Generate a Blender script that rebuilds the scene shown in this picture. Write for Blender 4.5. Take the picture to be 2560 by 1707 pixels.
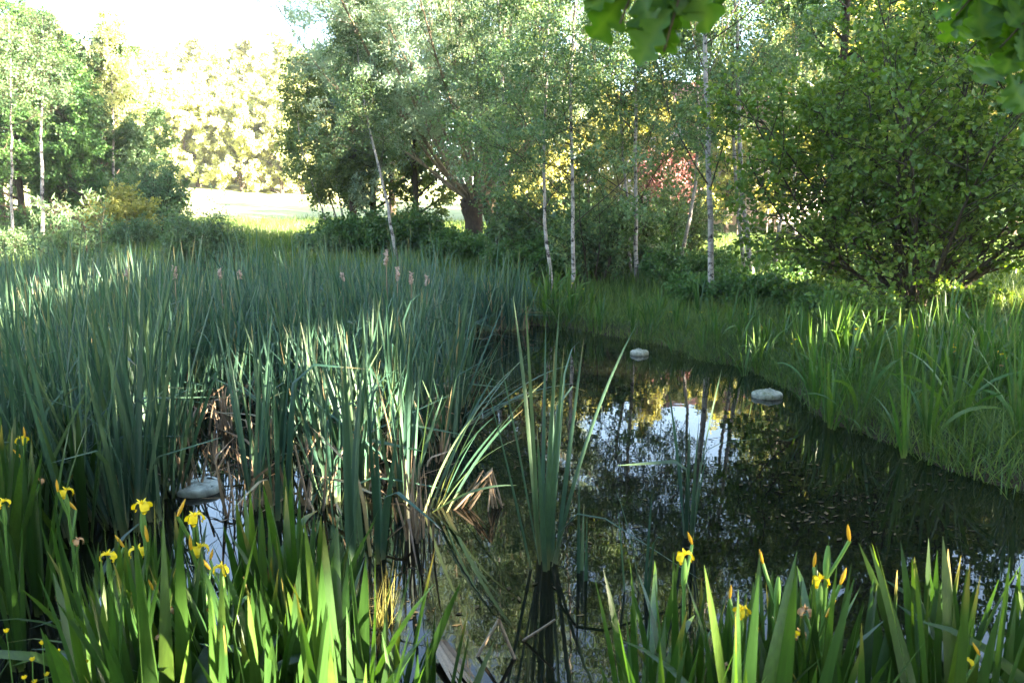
import bpy, math
import numpy as np
from mathutils import Vector

for o in list(bpy.data.objects):
    bpy.data.objects.remove(o)
scene = bpy.context.scene
COL = scene.collection
R = math.radians
rng = np.random.default_rng(7)

# ------------------------------------------------------------------ camera
EYE = 2.0
F_PX = 1991.0            # focal length in pixels of the 2560 px wide photograph
PITCH = R(8.95)
cam_data = bpy.data.cameras.new("camera")
cam = bpy.data.objects.new("camera", cam_data)
COL.objects.link(cam)
cam.location = (0, 0, EYE)
cam.rotation_euler = (math.pi / 2 - PITCH, 0, 0)
cam_data.sensor_width = 36
cam_data.lens = 36 * F_PX / 2560
cam_data.clip_start = 0.05
cam_data.clip_end = 2000
cam_data.dof.use_dof = True
cam_data.dof.focus_distance = 7.5
cam_data.dof.aperture_fstop = 6.3
scene.camera = cam

# ------------------------------------------------------------------ light
SUN_EL = R(17)
SUN_AZ = R(119)          # measured from +Y towards +X : low sun from the right, a little behind the camera
S = Vector((math.sin(SUN_AZ) * math.cos(SUN_EL), math.cos(SUN_AZ) * math.cos(SUN_EL), math.sin(SUN_EL)))
world = bpy.data.worlds.new("World")
scene.world = world
world.use_nodes = True
wn = world.node_tree.nodes
wl = world.node_tree.links
wn.clear()
wo = wn.new("ShaderNodeOutputWorld")
wb = wn.new("ShaderNodeBackground")
sky = wn.new("ShaderNodeTexSky")
sky.sky_type = 'NISHITA'
sky.sun_disc = False
sky.sun_elevation = SUN_EL
sky.sun_rotation = SUN_AZ
sky.air_density = 1.0
sky.dust_density = 1.0
sky.ozone_density = 1.5
wb.inputs["Strength"].default_value = 0.052
wl.new(sky.outputs[0], wb.inputs[0])
wl.new(wb.outputs[0], wo.inputs[0])
sd_ = bpy.data.lights.new("sun", 'SUN')
sd_.energy = 5.0
sd_.angle = R(0.5)
sd_.color = (1.0, 0.87, 0.66)
sun = bpy.data.objects.new("sun", sd_)
COL.objects.link(sun)
sun.rotation_euler = S.to_track_quat('Z', 'Y').to_euler()
sun.location = (30, -12, 25)
scene.view_settings.view_transform = 'Standard'
scene.view_settings.look = 'None'
scene.view_settings.exposure = 4.8
scene.view_settings.gamma = 1.0
scene.cycles.max_bounces = 8
scene.cycles.diffuse_bounces = 4
scene.cycles.glossy_bounces = 3
scene.cycles.transmission_bounces = 5
scene.cycles.caustics_reflective = False
scene.cycles.caustics_refractive = False
scene.cycles.sample_clamp_indirect = 6


# ------------------------------------------------------------------ layout helpers
def ray(px, py):
    u = (px - 1280) / F_PX
    v = (853.5 - py) / F_PX
    return np.array([u, math.cos(PITCH) + v * math.sin(PITCH), -math.sin(PITCH) + v * math.cos(PITCH)])


def gp(px, py, z=0.0):
    d = ray(px, py)
    s = (z - EYE) / d[2]
    return np.array([d[0] * s, d[1] * s, z])


def at(px, py, Y):
    d = ray(px, py)
    s = Y / d[1]
    return np.array([d[0] * s, Y, EYE + d[2] * s])


def norm(v):
    return v / np.maximum(np.linalg.norm(v, axis=-1, keepdims=True), 1e-9)


def sstep(x, a, b):
    t = np.clip((x - a) / (b - a), 0, 1)
    return t * t * (3 - 2 * t)


# ------------------------------------------------------------------ pond outline and ground height
_right = [gp(*p)[:2] for p in [(2560, 1228), (2440, 1195), (2350, 1165), (2260, 1120), (2200, 1098), (2120, 1070),
                               (2060, 1045), (2000, 990), (1950, 960), (1880, 925), (1820, 908), (1740, 890),
                               (1680, 868), (1600, 850), (1500, 836), (1440, 822), (1380, 815), (1290, 812),
                               (1200, 806)]]
POND = np.array([(-1.9, 2.55), (-1.2, 2.35), (-0.4, 2.3), (0.3, 2.3), (1.0, 2.35), (1.8, 2.45), (3.2, 3.0), (4.6, 4.2), (4.9, 5.4)]
                + [tuple(p) for p in _right]
                + [(-2.2, 15.4), (-4.5, 16.2), (-8, 16.6), (-11.2, 15.5), (-12.6, 12.5), (-11.0, 9.6), (-7.2, 7.0),
                   (-4.4, 5.3), (-3.0, 4.0)])


def pond_sd(x, y):
    """signed distance to the shore line, negative over the water"""
    x = np.asarray(x, float); y = np.asarray(y, float)
    dmin = np.full(x.shape, 1e9)
    inside = np.zeros(x.shape, bool)
    n = len(POND)
    for i in range(n):
        ax, ay = POND[i]; bx, by = POND[(i + 1) % n]
        ex, ey = bx - ax, by - ay
        t = np.clip(((x - ax) * ex + (y - ay) * ey) / (ex * ex + ey * ey), 0, 1)
        dmin = np.minimum(dmin, np.hypot(x - ax - t * ex, y - ay - t * ey))
        cross = (ay > y) != (by > y)
        xi = ax + (y - ay) / (ey if abs(ey) > 1e-9 else 1e-9) * ex
        inside ^= cross & (x < xi)
    return np.where(inside, -dmin, dmin)


def ground(x, y):
    x = np.asarray(x, float); y = np.asarray(y, float)
    d = pond_sd(x, y)
    b = np.where(d < 0, -0.55 * sstep(-d, 0, 1.2), 0.20 * sstep(d, 0, 0.5) + 0.26 * sstep(d, 0.2, 4.0))
    far = np.clip(y - 17, 0, None)
    far = np.where(far > 90, 90 + (far - 90) * 0.25, far)
    rise = 3.4 * (far / 52.0) ** 1.3
    left = sstep(-x, 4, 40)
    rise = rise * (0.72 + 0.42 * left)
    bump = 0.05 * np.sin(x * 1.7 + 1.3 * np.sin(y * 0.9)) * np.sin(y * 1.3 + 0.7) + 0.10 * np.sin(x * 0.41 + 2) * np.sin(y * 0.37)
    bump = bump * sstep(d, 0.2, 2.0)
    return b + rise + bump


def g1(x, y):
    return float(ground(np.array([x]), np.array([y]))[0])


# ------------------------------------------------------------------ mesh accumulation
class Geo:
    def __init__(self):
        self.v = []; self.f = []; self.c = []; self.m = []; self.n = 0

    def add(self, v, f, c=None, m=0):
        v = np.asarray(v, np.float32).reshape(-1, 3)
        f = np.asarray(f, np.int64).reshape(-1, 4)
        if c is None:
            c = np.zeros((len(v), 4), np.float32)
        self.v.append(v); self.f.append(f + self.n); self.c.append(np.asarray(c, np.float32))
        self.m.append(np.full(len(f), m, np.int32))
        self.n += len(v)
        return self

    def arrays(self):
        return np.concatenate(self.v), np.concatenate(self.f), np.concatenate(self.c), np.concatenate(self.m)

    def mesh(self, name, mats, smooth=True):
        v, f, c, m = self.arrays()
        me = bpy.data.meshes.new(name)
        me.vertices.add(len(v)); me.vertices.foreach_set("co", v.ravel())
        me.loops.add(f.size); me.loops.foreach_set("vertex_index", f.ravel().astype(np.int32))
        me.polygons.add(len(f))
        me.polygons.foreach_set("loop_start", np.arange(0, f.size, 4, dtype=np.int32))
        me.polygons.foreach_set("material_index", m)
        me.polygons.foreach_set("use_smooth", np.full(len(f), smooth, bool))
        a = me.attributes.new("var", 'FLOAT_COLOR', 'POINT')
        a.data.foreach_set("color", c.ravel())
        for mt in (mats if isinstance(mats, (list, tuple)) else [mats]):
            me.materials.append(mt)
        me.update(calc_edges=True)
        return me

    def build(self, name, mats, parent=None, smooth=True):
        o = bpy.data.objects.new(name, self.mesh(name, mats, smooth))
        COL.objects.link(o)
        if parent is not None:
            o.parent = parent
        return o


def tag(o, label=None, cat=None, group=None, kind=None):
    if label: o["label"] = label
    if cat: o["category"] = cat
    if group: o["group"] = group
    if kind: o["kind"] = kind
    return o


def thing(name, label, cat, loc, rz=0.0, group=None):
    o = bpy.data.objects.new(name, None)
    o.empty_display_size = 0.1
    COL.objects.link(o)
    o.location = tuple(loc); o.rotation_euler = (0, 0, rz)
    return tag(o, label, cat, group)


def copy_tree(o, parent=None):
    c = o.copy()
    COL.objects.link(c)
    if parent is not None:
        c.parent = parent
    for ch in list(o.children):
        copy_tree(ch, c)
    return c


_first = {}


def place(proto, loc, rz, scale, label, cat, group=None, tilt=(0, 0)):
    """the first call moves the prototype itself, later ones copy it"""
    if proto.name not in _first:
        _first[proto.name] = True
        o = proto
    else:
        o = copy_tree(proto)
    o.location = tuple(float(a) for a in loc)
    o.rotation_euler = (tilt[0], tilt[1], rz)
    o.scale = (scale, scale, scale) if np.isscalar(scale) else tuple(scale)
    for k in ("label", "category", "group"):
        if k in o: del o[k]
    return tag(o, label, cat, group)


# ------------------------------------------------------------------ materials
def new_mat(name):
    m = bpy.data.materials.new(name)
    m.use_nodes = True
    nt = m.node_tree
    nt.nodes.clear()
    out = nt.nodes.new("ShaderNodeOutputMaterial")
    return m, nt, out


def N(nt, kind, **kw):
    n = nt.nodes.new(kind)
    for k, v in kw.items():
        setattr(n, k, v)
    return n


def ramp(nt, fac, stops, interp='LINEAR'):
    r = N(nt, "ShaderNodeValToRGB")
    r.color_ramp.interpolation = interp
    el = r.color_ramp.elements
    while len(el) < len(stops):
        el.new(0.5)
    for e, (p, c) in zip(el, stops):
        e.position = p
        e.color = (*c, 1)
    if fac is not None:
        nt.links.new(fac, r.inputs[0])
    return r


def mixc(nt, fac, a, b, mode='MIX'):
    m = N(nt, "ShaderNodeMix", data_type='RGBA', blend_type=mode)
    L = nt.links
    for sock, val in ((m.inputs[0], fac), (m.inputs[6], a), (m.inputs[7], b)):
        if hasattr(val, "links"):
            L.new(val, sock)
        else:
            sock.default_value = val if np.isscalar(val) else (*val, 1)
    return m.outputs[2]


def leaf_mat(name, dark, mid, light, trans=0.35, tcol=(1.5, 1.35, 0.5), rough=0.45, spec=0.35, base=None, tip=None, stripe=False,
             objvar=0.35, dry=None):
    """thin plant tissue: tint per leaf (var.R), position along a blade (var.G)"""
    m, nt, out = new_mat(name)
    L = nt.links
    at_ = N(nt, "ShaderNodeAttribute", attribute_name="var")
    sep = N(nt, "ShaderNodeSeparateColor")
    L.new(at_.outputs["Color"], sep.inputs[0])
    col = ramp(nt, sep.outputs[0], [(0.0, dark), (0.5, mid), (1.0, light)] if dry is None else [(0.0, dark), (0.45, mid), (0.86, light), (0.97, dry)]).outputs[0]
    if base is not None:
        r = ramp(nt, sep.outputs[1], [(base[1], (1, 1, 1)), (base[2], (0, 0, 0))])
        col = mixc(nt, r.outputs[0], col, base[0])
    if tip is not None:
        # only some leaves have a withered tip : the blue channel says which
        r = ramp(nt, sep.outputs[1], [(tip[1], (0, 0, 0)), (1.0, (1, 1, 1))])
        mm = N(nt, "ShaderNodeMath", operation='MULTIPLY')
        L.new(r.outputs[0], mm.inputs[0]); L.new(sep.outputs[2], mm.inputs[1])
        col = mixc(nt, mm.outputs[0], col, tip[0])
    if stripe:
        tc = N(nt, "ShaderNodeTexCoord")
        mp = N(nt, "ShaderNodeMapping")
        mp.inputs["Scale"].default_value = (90, 90, 1.5)
        L.new(tc.outputs["Object"], mp.inputs[0])
        nz = N(nt, "ShaderNodeTexNoise")
        nz.inputs["Scale"].default_value = 1.0
        L.new(mp.outputs[0], nz.inputs["Vector"])
        rr = ramp(nt, nz.outputs[0], [(0.3, (0.78, 0.78, 0.78)), (0.7, (1.15, 1.15, 1.1))])
        col = mixc(nt, 1.0, col, rr.outputs[0], 'MULTIPLY')
    oi = N(nt, "ShaderNodeObjectInfo")
    mr = N(nt, "ShaderNodeMapRange")
    mr.inputs[3].default_value = 1 - objvar / 2; mr.inputs[4].default_value = 1 + objvar / 2
    L.new(oi.outputs["Random"], mr.inputs[0])
    hs = N(nt, "ShaderNodeHueSaturation")
    L.new(mr.outputs[0], hs.inputs["Value"])
    L.new(col, hs.inputs["Color"])
    col = hs.outputs[0]
    p = N(nt, "ShaderNodeBsdfPrincipled")
    p.inputs["Roughness"].default_value = rough
    p.inputs["Specular IOR Level"].default_value = spec
    L.new(col, p.inputs["Base Color"])
    t = N(nt, "ShaderNodeBsdfTranslucent")
    tc_ = mixc(nt, 1.0, col, tcol, 'MULTIPLY')
    L.new(tc_, t.inputs[0])
    mx = N(nt, "ShaderNodeMixShader")
    mx.inputs[0].default_value = trans
    L.new(p.outputs[0], mx.inputs[1]); L.new(t.outputs[0], mx.inputs[2])
    L.new(mx.outputs[0], out.inputs[0])
    return m


def bark_mat(name, c1, c2, scale=(14, 14, 3), bump=0.6):
    m, nt, out = new_mat(name)
    L = nt.links
    tc = N(nt, "ShaderNodeTexCoord")
    mp = N(nt, "ShaderNodeMapping")
    mp.inputs["Scale"].default_value = scale
    L.new(tc.outputs["Object"], mp.inputs[0])
    nz = N(nt, "ShaderNodeTexNoise")
    nz.inputs["Scale"].default_value = 1.6; nz.inputs["Detail"].default_value = 6; nz.inputs["Roughness"].default_value = 0.65
    L.new(mp.outputs[0], nz.inputs["Vector"])
    r = ramp(nt, nz.outputs[0], [(0.32, c1), (0.68, c2)])
    p = N(nt, "ShaderNodeBsdfPrincipled")
    p.inputs["Roughness"].default_value = 0.9
    p.inputs["Specular IOR Level"].default_value = 0.15
    L.new(r.outputs[0], p.inputs["Base Color"])
    b = N(nt, "ShaderNodeBump")
    b.inputs["Strength"].default_value = bump; b.inputs["Distance"].default_value = 0.03
    L.new(nz.outputs[0], b.inputs["Height"]); L.new(b.outputs[0], p.inputs["Normal"])
    L.new(p.outputs[0], out.inputs[0])
    return m


def birch_mat():
    m, nt, out = new_mat("birch_bark")
    L = nt.links
    tc = N(nt, "ShaderNodeTexCoord")

    def noise(scale, detail=4, rough=0.6):
        mp = N(nt, "ShaderNodeMapping")
        mp.inputs["Scale"].default_value = scale
        L.new(tc.outputs["Object"], mp.inputs[0])
        nz = N(nt, "ShaderNodeTexNoise")
        nz.inputs["Scale"].default_value = 1; nz.inputs["Detail"].default_value = detail; nz.inputs["Roughness"].default_value = rough
        L.new(mp.outputs[0], nz.inputs["Vector"])
        return nz.outputs[0]
    base = ramp(nt, noise((5, 5, 7)), [(0.3, (0.17, 0.15, 0.14)), (0.65, (0.40, 0.36, 0.33))]).outputs[0]
    len_ = ramp(nt, noise((4, 4, 42), 2), [(0.61, (0, 0, 0)), (0.67, (1, 1, 1))]).outputs[0]
    pat = ramp(nt, noise((7, 7, 6.5), 5, 0.7), [(0.54, (0, 0, 0)), (0.59, (1, 1, 1))]).outputs[0]
    col = mixc(nt, len_, base, (0.09, 0.07, 0.06))
    col = mixc(nt, pat, col, (0.035, 0.03, 0.028))
    # the foot of an older birch is cracked and dark
    sx = N(nt, "ShaderNodeSeparateXYZ")
    L.new(tc.outputs["Object"], sx.inputs[0])
    ad = N(nt, "ShaderNodeMath", operation='ADD')
    L.new(sx.outputs[2], ad.inputs[0]); L.new(noise((6, 6, 4)), ad.inputs[1])
    ft = ramp(nt, ad.outputs[0], [(0.62, (1, 1, 1)), (0.85, (0, 0, 0))]).outputs[0]
    col = mixc(nt, ft, col, (0.10, 0.075, 0.055))
    p = N(nt, "ShaderNodeBsdfPrincipled")
    p.inputs["Roughness"].default_value = 0.75
    p.inputs["Specular IOR Level"].default_value = 0.2
    L.new(col, p.inputs["Base Color"])
    b = N(nt, "ShaderNodeBump")
    b.inputs["Strength"].default_value = 0.5; b.inputs["Distance"].default_value = 0.01
    L.new(pat, b.inputs["Height"]); L.new(b.outputs[0], p.inputs["Normal"])
    L.new(p.outputs[0], out.inputs[0])
    return m


def plain_mat(name, col, rough=0.7, spec=0.3, noise=0.25, nscale=8.0, bump=0.0):
    m, nt, out = new_mat(name)
    L = nt.links
    tc = N(nt, "ShaderNodeTexCoord")
    nz = N(nt, "ShaderNodeTexNoise")
    nz.inputs["Scale"].default_value = nscale; nz.inputs["Detail"].default_value = 5
    L.new(tc.outputs["Object"], nz.inputs["Vector"])
    lo = tuple(c * (1 - noise) for c in col); hi = tuple(min(1, c * (1 + noise)) for c in col)
    r = ramp(nt, nz.outputs[0], [(0.3, lo), (0.7, hi)])
    p = N(nt, "ShaderNodeBsdfPrincipled")
    p.inputs["Roughness"].default_value = rough
    p.inputs["Specular IOR Level"].default_value = spec
    L.new(r.outputs[0], p.inputs["Base Color"])
    if bump:
        b = N(nt, "ShaderNodeBump")
        b.inputs["Strength"].default_value = bump; b.inputs["Distance"].default_value = 0.02
        L.new(nz.outputs[0], b.inputs["Height"]); L.new(b.outputs[0], p.inputs["Normal"])
    L.new(p.outputs[0], out.inputs[0])
    return m


M = {}
M['cattail'] = leaf_mat("cattail_leaf", (0.02, 0.056, 0.038), (0.044, 0.098, 0.064), (0.095, 0.145, 0.07), trans=0.25, tcol=(1.3, 1.3, 0.55),
                        rough=0.48, spec=0.32, base=((0.34, 0.30, 0.13), 0.0, 0.28), tip=((0.30, 0.22, 0.10), 0.88), stripe=True, dry=(0.27, 0.21, 0.11))
M['iris'] = leaf_mat("iris_leaf", (0.012, 0.036, 0.009), (0.027, 0.066, 0.012), (0.08, 0.13, 0.02), trans=0.40, tcol=(1.35, 1.35, 0.45),
                     rough=0.36, spec=0.5, base=((0.22, 0.25, 0.08), 0.0, 0.2), tip=((0.30, 0.22, 0.06), 0.85), stripe=True)
M['brightiris'] = leaf_mat("brightened_iris_leaf", (0.026, 0.070, 0.014), (0.050, 0.118, 0.020), (0.11, 0.18, 0.030), trans=0.42, tcol=(1.35, 1.35, 0.45),  # iris leaf colour lightened to make up for the weaker light on the bank
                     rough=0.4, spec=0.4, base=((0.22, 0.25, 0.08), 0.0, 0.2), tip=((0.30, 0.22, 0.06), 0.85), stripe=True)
M['grass'] = leaf_mat("grass_blade", (0.028, 0.065, 0.014), (0.06, 0.11, 0.024), (0.15, 0.205, 0.055), trans=0.4, rough=0.5, spec=0.3)
M['dead'] = leaf_mat("dead_reed", (0.150, 0.101, 0.064), (0.270, 0.195, 0.128), (0.375, 0.292, 0.210), trans=0.12, tcol=(1.1, 0.9, 0.6), rough=0.7,
                     spec=0.2, base=((0.10, 0.055, 0.03), 0.0, 0.12), stripe=True)
M['willow'] = leaf_mat("willow_leaf", (0.13, 0.2, 0.15), (0.205, 0.29, 0.22), (0.3, 0.38, 0.3), trans=0.38, tcol=(1.4, 1.25, 0.45))
M['birchleaf'] = leaf_mat("birch_leaf", (0.052, 0.112, 0.055), (0.092, 0.165, 0.08), (0.18, 0.245, 0.105), trans=0.42, tcol=(1.5, 1.3, 0.4))
M['hazel'] = leaf_mat("hazel_leaf", (0.05, 0.105, 0.015), (0.1, 0.18, 0.025), (0.21, 0.28, 0.05), trans=0.42, tcol=(1.45, 1.35, 0.4), spec=0.4)
M['oak'] = leaf_mat("oak_leaf", (0.04, 0.1, 0.011), (0.075, 0.165, 0.017), (0.14, 0.24, 0.028), trans=0.5, tcol=(1.5, 1.45, 0.4), spec=0.3)
M['broad'] = leaf_mat("tree_leaf", (0.03, 0.08, 0.022), (0.055, 0.125, 0.032), (0.11, 0.185, 0.05), trans=0.4, tcol=(1.45, 1.3, 0.4))
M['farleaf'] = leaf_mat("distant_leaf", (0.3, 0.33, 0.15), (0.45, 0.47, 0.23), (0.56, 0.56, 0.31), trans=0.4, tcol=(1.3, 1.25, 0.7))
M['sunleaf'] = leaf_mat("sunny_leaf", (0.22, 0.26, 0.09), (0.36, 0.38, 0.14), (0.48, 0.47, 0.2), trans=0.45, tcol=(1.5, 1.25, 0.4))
M['broadlight'] = leaf_mat("mid_green_leaf", (0.075, 0.125, 0.045), (0.125, 0.18, 0.065), (0.21, 0.26, 0.09), trans=0.42)
M['bush'] = leaf_mat("shrub_leaf", (0.060, 0.115, 0.051), (0.093, 0.162, 0.072), (0.145, 0.212, 0.102), trans=0.35)
M['bramble'] = leaf_mat("bramble_leaf", (0.03, 0.085, 0.022), (0.055, 0.125, 0.03), (0.10, 0.175, 0.045), trans=0.3)
M['gold'] = leaf_mat("golden_leaf", (0.16, 0.17, 0.04), (0.26, 0.26, 0.06), (0.36, 0.33, 0.10), trans=0.4)
M['red'] = leaf_mat("red_leaf", (0.12, 0.045, 0.045), (0.22, 0.085, 0.08), (0.32, 0.16, 0.14), trans=0.25, tcol=(1.1, 0.8, 0.7))
M['petal'] = leaf_mat("iris_petal", (0.70, 0.50, 0.01), (0.78, 0.58, 0.015), (0.84, 0.68, 0.06), trans=0.35, tcol=(1.1, 1.0, 0.3), rough=0.55, spec=0.2)
M['bud'] = leaf_mat("iris_bud", (0.50, 0.26, 0.02), (0.56, 0.32, 0.02), (0.62, 0.38, 0.04), trans=0.2, tcol=(1.1, 0.9, 0.3))
M['wilted'] = leaf_mat("wilted_petal", (0.30, 0.15, 0.06), (0.42, 0.24, 0.11), (0.5, 0.30, 0.14), trans=0.2, tcol=(1.1, 0.9, 0.5))
M['stem'] = leaf_mat("green_stem", (0.06, 0.14, 0.03), (0.09, 0.19, 0.04), (0.13, 0.24, 0.05), trans=0.1)
M['weed'] = leaf_mat("pond_weed", (0.02, 0.016, 0.008), (0.045, 0.034, 0.016), (0.1, 0.075, 0.035), trans=0.05, rough=0.85, spec=0.08)
M['fluff'] = plain_mat("seed_fluff", (0.36, 0.27, 0.22), 1.0, 0.05, 0.35, 40, 0.8)
M['birch'] = birch_mat()
M['bark'] = bark_mat("dark_bark", (0.035, 0.027, 0.02), (0.12, 0.09, 0.065))
M['willowbark'] = bark_mat("willow_bark", (0.02, 0.015, 0.011), (0.07, 0.05, 0.034))
M['paletwig'] = bark_mat("willow_pole_bark", (0.09, 0.068, 0.042), (0.27, 0.21, 0.14), (10, 10, 4), 0.3)
M['twig'] = bark_mat("twig_bark", (0.035, 0.028, 0.02), (0.09, 0.07, 0.05), (20, 20, 8), 0.2)
M['wood'] = bark_mat("fence_wood", (0.05, 0.042, 0.035), (0.13, 0.105, 0.085), (20, 20, 4), 0.2)
M['float'] = None


# ground
def ground_mat():
    m, nt, out = new_mat("ground_soil_and_grass")
    L = nt.links
    tc = N(nt, "ShaderNodeTexCoord")

    def noise(s, d=5, r=0.6):
        nz = N(nt, "ShaderNodeTexNoise")
        nz.inputs["Scale"].default_value = s; nz.inputs["Detail"].default_value = d; nz.inputs["Roughness"].default_value = r
        L.new(tc.outputs["Object"], nz.inputs["Vector"])
        return nz.outputs[0]
    at_ = N(nt, "ShaderNodeAttribute", attribute_name="var")
    sep = N(nt, "ShaderNodeSeparateColor")
    L.new(at_.outputs["Color"], sep.inputs[0])
    grass = ramp(nt, noise(3.5), [(0.3, (0.022, 0.045, 0.012)), (0.55, (0.05, 0.085, 0.022)), (0.75, (0.10, 0.135, 0.045))]).outputs[0]
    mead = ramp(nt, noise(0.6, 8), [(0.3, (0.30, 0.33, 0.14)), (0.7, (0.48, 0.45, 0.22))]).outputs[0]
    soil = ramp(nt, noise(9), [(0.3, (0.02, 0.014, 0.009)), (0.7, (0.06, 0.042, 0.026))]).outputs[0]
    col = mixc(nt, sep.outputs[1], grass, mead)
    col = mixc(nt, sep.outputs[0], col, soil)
    p = N(nt, "ShaderNodeBsdfPrincipled")
    p.inputs["Roughness"].default_value = 0.95
    p.inputs["Specular IOR Level"].default_value = 0.1
    L.new(col, p.inputs["Base Color"])
    b = N(nt, "ShaderNodeBump")
    b.inputs["Strength"].default_value = 0.8; b.inputs["Distance"].default_value = 0.06
    L.new(noise(14, 6), b.inputs["Height"]); L.new(b.outputs[0], p.inputs["Normal"])
    L.new(p.outputs[0], out.inputs[0])
    return m


def water_mat():
    m, nt, out = new_mat("pond_water")
    L = nt.links
    tc = N(nt, "ShaderNodeTexCoord")
    nz = N(nt, "ShaderNodeTexNoise")
    nz.inputs["Scale"].default_value = 5.0; nz.inputs["Detail"].default_value = 2
    L.new(tc.outputs["Object"], nz.inputs["Vector"])
    n2 = N(nt, "ShaderNodeTexNoise")
    n2.inputs["Scale"].default_value = 0.9; n2.inputs["Detail"].default_value = 3
    L.new(tc.outputs["Object"], n2.inputs["Vector"])
    col = ramp(nt, n2.outputs[0], [(0.35, (0.002, 0.003, 0.002)), (0.7, (0.005, 0.0045, 0.0025))])
    p = N(nt, "ShaderNodeBsdfPrincipled")
    p.inputs["Roughness"].default_value = 0.015
    p.inputs["IOR"].default_value = 1.36
    L.new(col.outputs[0], p.inputs["Base Color"])
    b = N(nt, "ShaderNodeBump")
    b.inputs["Strength"].default_value = 0.012; b.inputs["Distance"].default_value = 0.05
    L.new(nz.outputs[0], b.inputs["Height"]); L.new(b.outputs[0], p.inputs["Normal"])
    L.new(p.outputs[0], out.inputs[0])
    return m


# ------------------------------------------------------------------ ground and water
def axis(lo, hi, c0, c1, fine, growth=1.13):
    a = list(np.arange(c0, c1 + 1e-6, fine))
    s = fine
    while a[-1] < hi:
        s *= growth; a.append(a[-1] + s)
    s = fine
    while a[0] > lo:
        s *= growth; a.insert(0, a[0] - s)
    return np.array(a)


xs = axis(-420, 420, -14, 12, 0.16)
ys = axis(-120, 600, 0.8, 19, 0.14)
X, Y = np.meshgrid(xs, ys)
Z = ground(X.ravel(), Y.ravel())
dS = pond_sd(X.ravel(), Y.ravel())
v = np.stack([X.ravel(), Y.ravel(), Z], 1)
nx, ny = len(xs), len(ys)
ii = (np.arange(ny - 1)[:, None] * nx + np.arange(nx - 1)[None, :]).ravel()
f = np.stack([ii, ii + 1, ii + nx + 1, ii + nx], 1)
c = np.zeros((len(v), 4), np.float32)
c[:, 0] = 1 - sstep(dS, 0.0, 0.7)                                 # mud in and beside the pond
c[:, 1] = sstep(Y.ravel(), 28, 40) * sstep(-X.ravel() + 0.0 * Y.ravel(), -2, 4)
c[:, 3] = 1
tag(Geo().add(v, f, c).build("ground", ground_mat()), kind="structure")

wx = np.linspace(-14.5, 7.5, 45); wy = np.linspace(1.9, 18, 34)
WX, WY = np.meshgrid(wx, wy)
ii = (np.arange(len(wy) - 1)[:, None] * len(wx) + np.arange(len(wx) - 1)[None, :]).ravel()
tag(Geo().add(np.stack([WX.ravel(), WY.ravel(), 0 * WX.ravel()], 1), np.stack([ii, ii + 1, ii + len(wx) + 1, ii + len(wx)], 1)).build("water", water_mat()), kind="structure")


# ------------------------------------------------------------------ blades (cattail, iris, grass, dead reeds)
def blades(geo, base, az, length, width, lean, bend, seg=7, prof='sword', fold=0.25, tint=None, tipdry=None, kink_t=None, kink_a=None,
           twist=None, m=0, thick=False):
    base = np.asarray(base, float).reshape(-1, 3)
    n = len(base)
    az, length, width, lean, bend = [np.broadcast_to(np.asarray(a, float), (n,)) for a in (az, length, width, lean, bend)]
    tint = 0.84 * rng.random(n) if tint is None else np.broadcast_to(np.asarray(tint, float), (n,))
    tipdry = (rng.random(n) < 0.35) * rng.random(n) if tipdry is None else np.broadcast_to(np.asarray(tipdry, float), (n,))
    twist = np.zeros(n) if twist is None else np.broadcast_to(np.asarray(twist, float), (n,))
    t = np.linspace(0, 1, seg + 1)
    th = lean[:, None] + bend[:, None] * t[None] ** 1.6
    if kink_t is not None:
        th = th + np.asarray(kink_a)[:, None] * sstep(t[None], np.asarray(kink_t)[:, None] - 0.04, np.asarray(kink_t)[:, None] + 0.06)
    ds = (length / seg)[:, None]
    thm = (th[:, 1:] + th[:, :-1]) / 2
    h = np.concatenate([np.zeros((n, 1)), np.cumsum(np.sin(thm) * ds, 1)], 1)
    z = np.concatenate([np.zeros((n, 1)), np.cumsum(np.cos(thm) * ds, 1)], 1)
    ca, sa = np.cos(az)[:, None], np.sin(az)[:, None]
    c0 = np.stack([base[:, 0:1] + h * ca, base[:, 1:2] + h * sa, base[:, 2:3] + z], 2)     # n,K,3
    if prof == 'sword':
        w = np.minimum(1, 0.62 + 1.1 * t) * np.clip((1 - t) / 0.42, 0, 1) ** 0.62
        w = np.maximum(w, 0.03)
    elif prof == 'reed':
        w = np.minimum(1, 0.8 + 0.6 * t) * np.clip((1 - t) / 0.5, 0, 1) ** 0.6
        w = np.maximum(w, 0.03)
    else:
        w = np.maximum(1 - t ** 1.5 * 0.97, 0.03)
    wd = width[:, None] * w[None] / 2
    tw = twist[:, None] * t[None]
    # side vector : horizontal normal of the bending plane, turned by the twist
    side = np.stack([-sa * np.cos(tw), ca * np.cos(tw), np.zeros_like(tw)], 2) + \
        np.stack([ca * np.cos(th) * np.sin(tw), sa * np.cos(th) * np.sin(tw), -np.sin(th) * np.sin(tw)], 2)
    nrm = np.stack([ca * np.cos(th), sa * np.cos(th), -np.sin(th)], 2)
    L_ = c0 + side * wd[..., None] + nrm * (fold * wd)[..., None]
    R_ = c0 - side * wd[..., None] + nrm * (fold * wd)[..., None]
    K = seg + 1
    V = np.stack([L_, c0, R_], 2).reshape(-1, 3)
    b = (np.arange(n)[:, None] * K + np.arange(seg)[None]).ravel() * 3
    Fq = np.concatenate([np.stack([b, b + 1, b + 4, b + 3], 1), np.stack([b + 1, b + 2, b + 5, b + 4], 1)])
    C = np.zeros((n, K, 3, 4), np.float32)
    C[..., 0] = tint[:, None, None]; C[..., 1] = t[None, :, None]; C[..., 2] = tipdry[:, None, None]; C[..., 3] = 1
    geo.add(V, Fq, C.reshape(-1, 4), m)
    return c0


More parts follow.
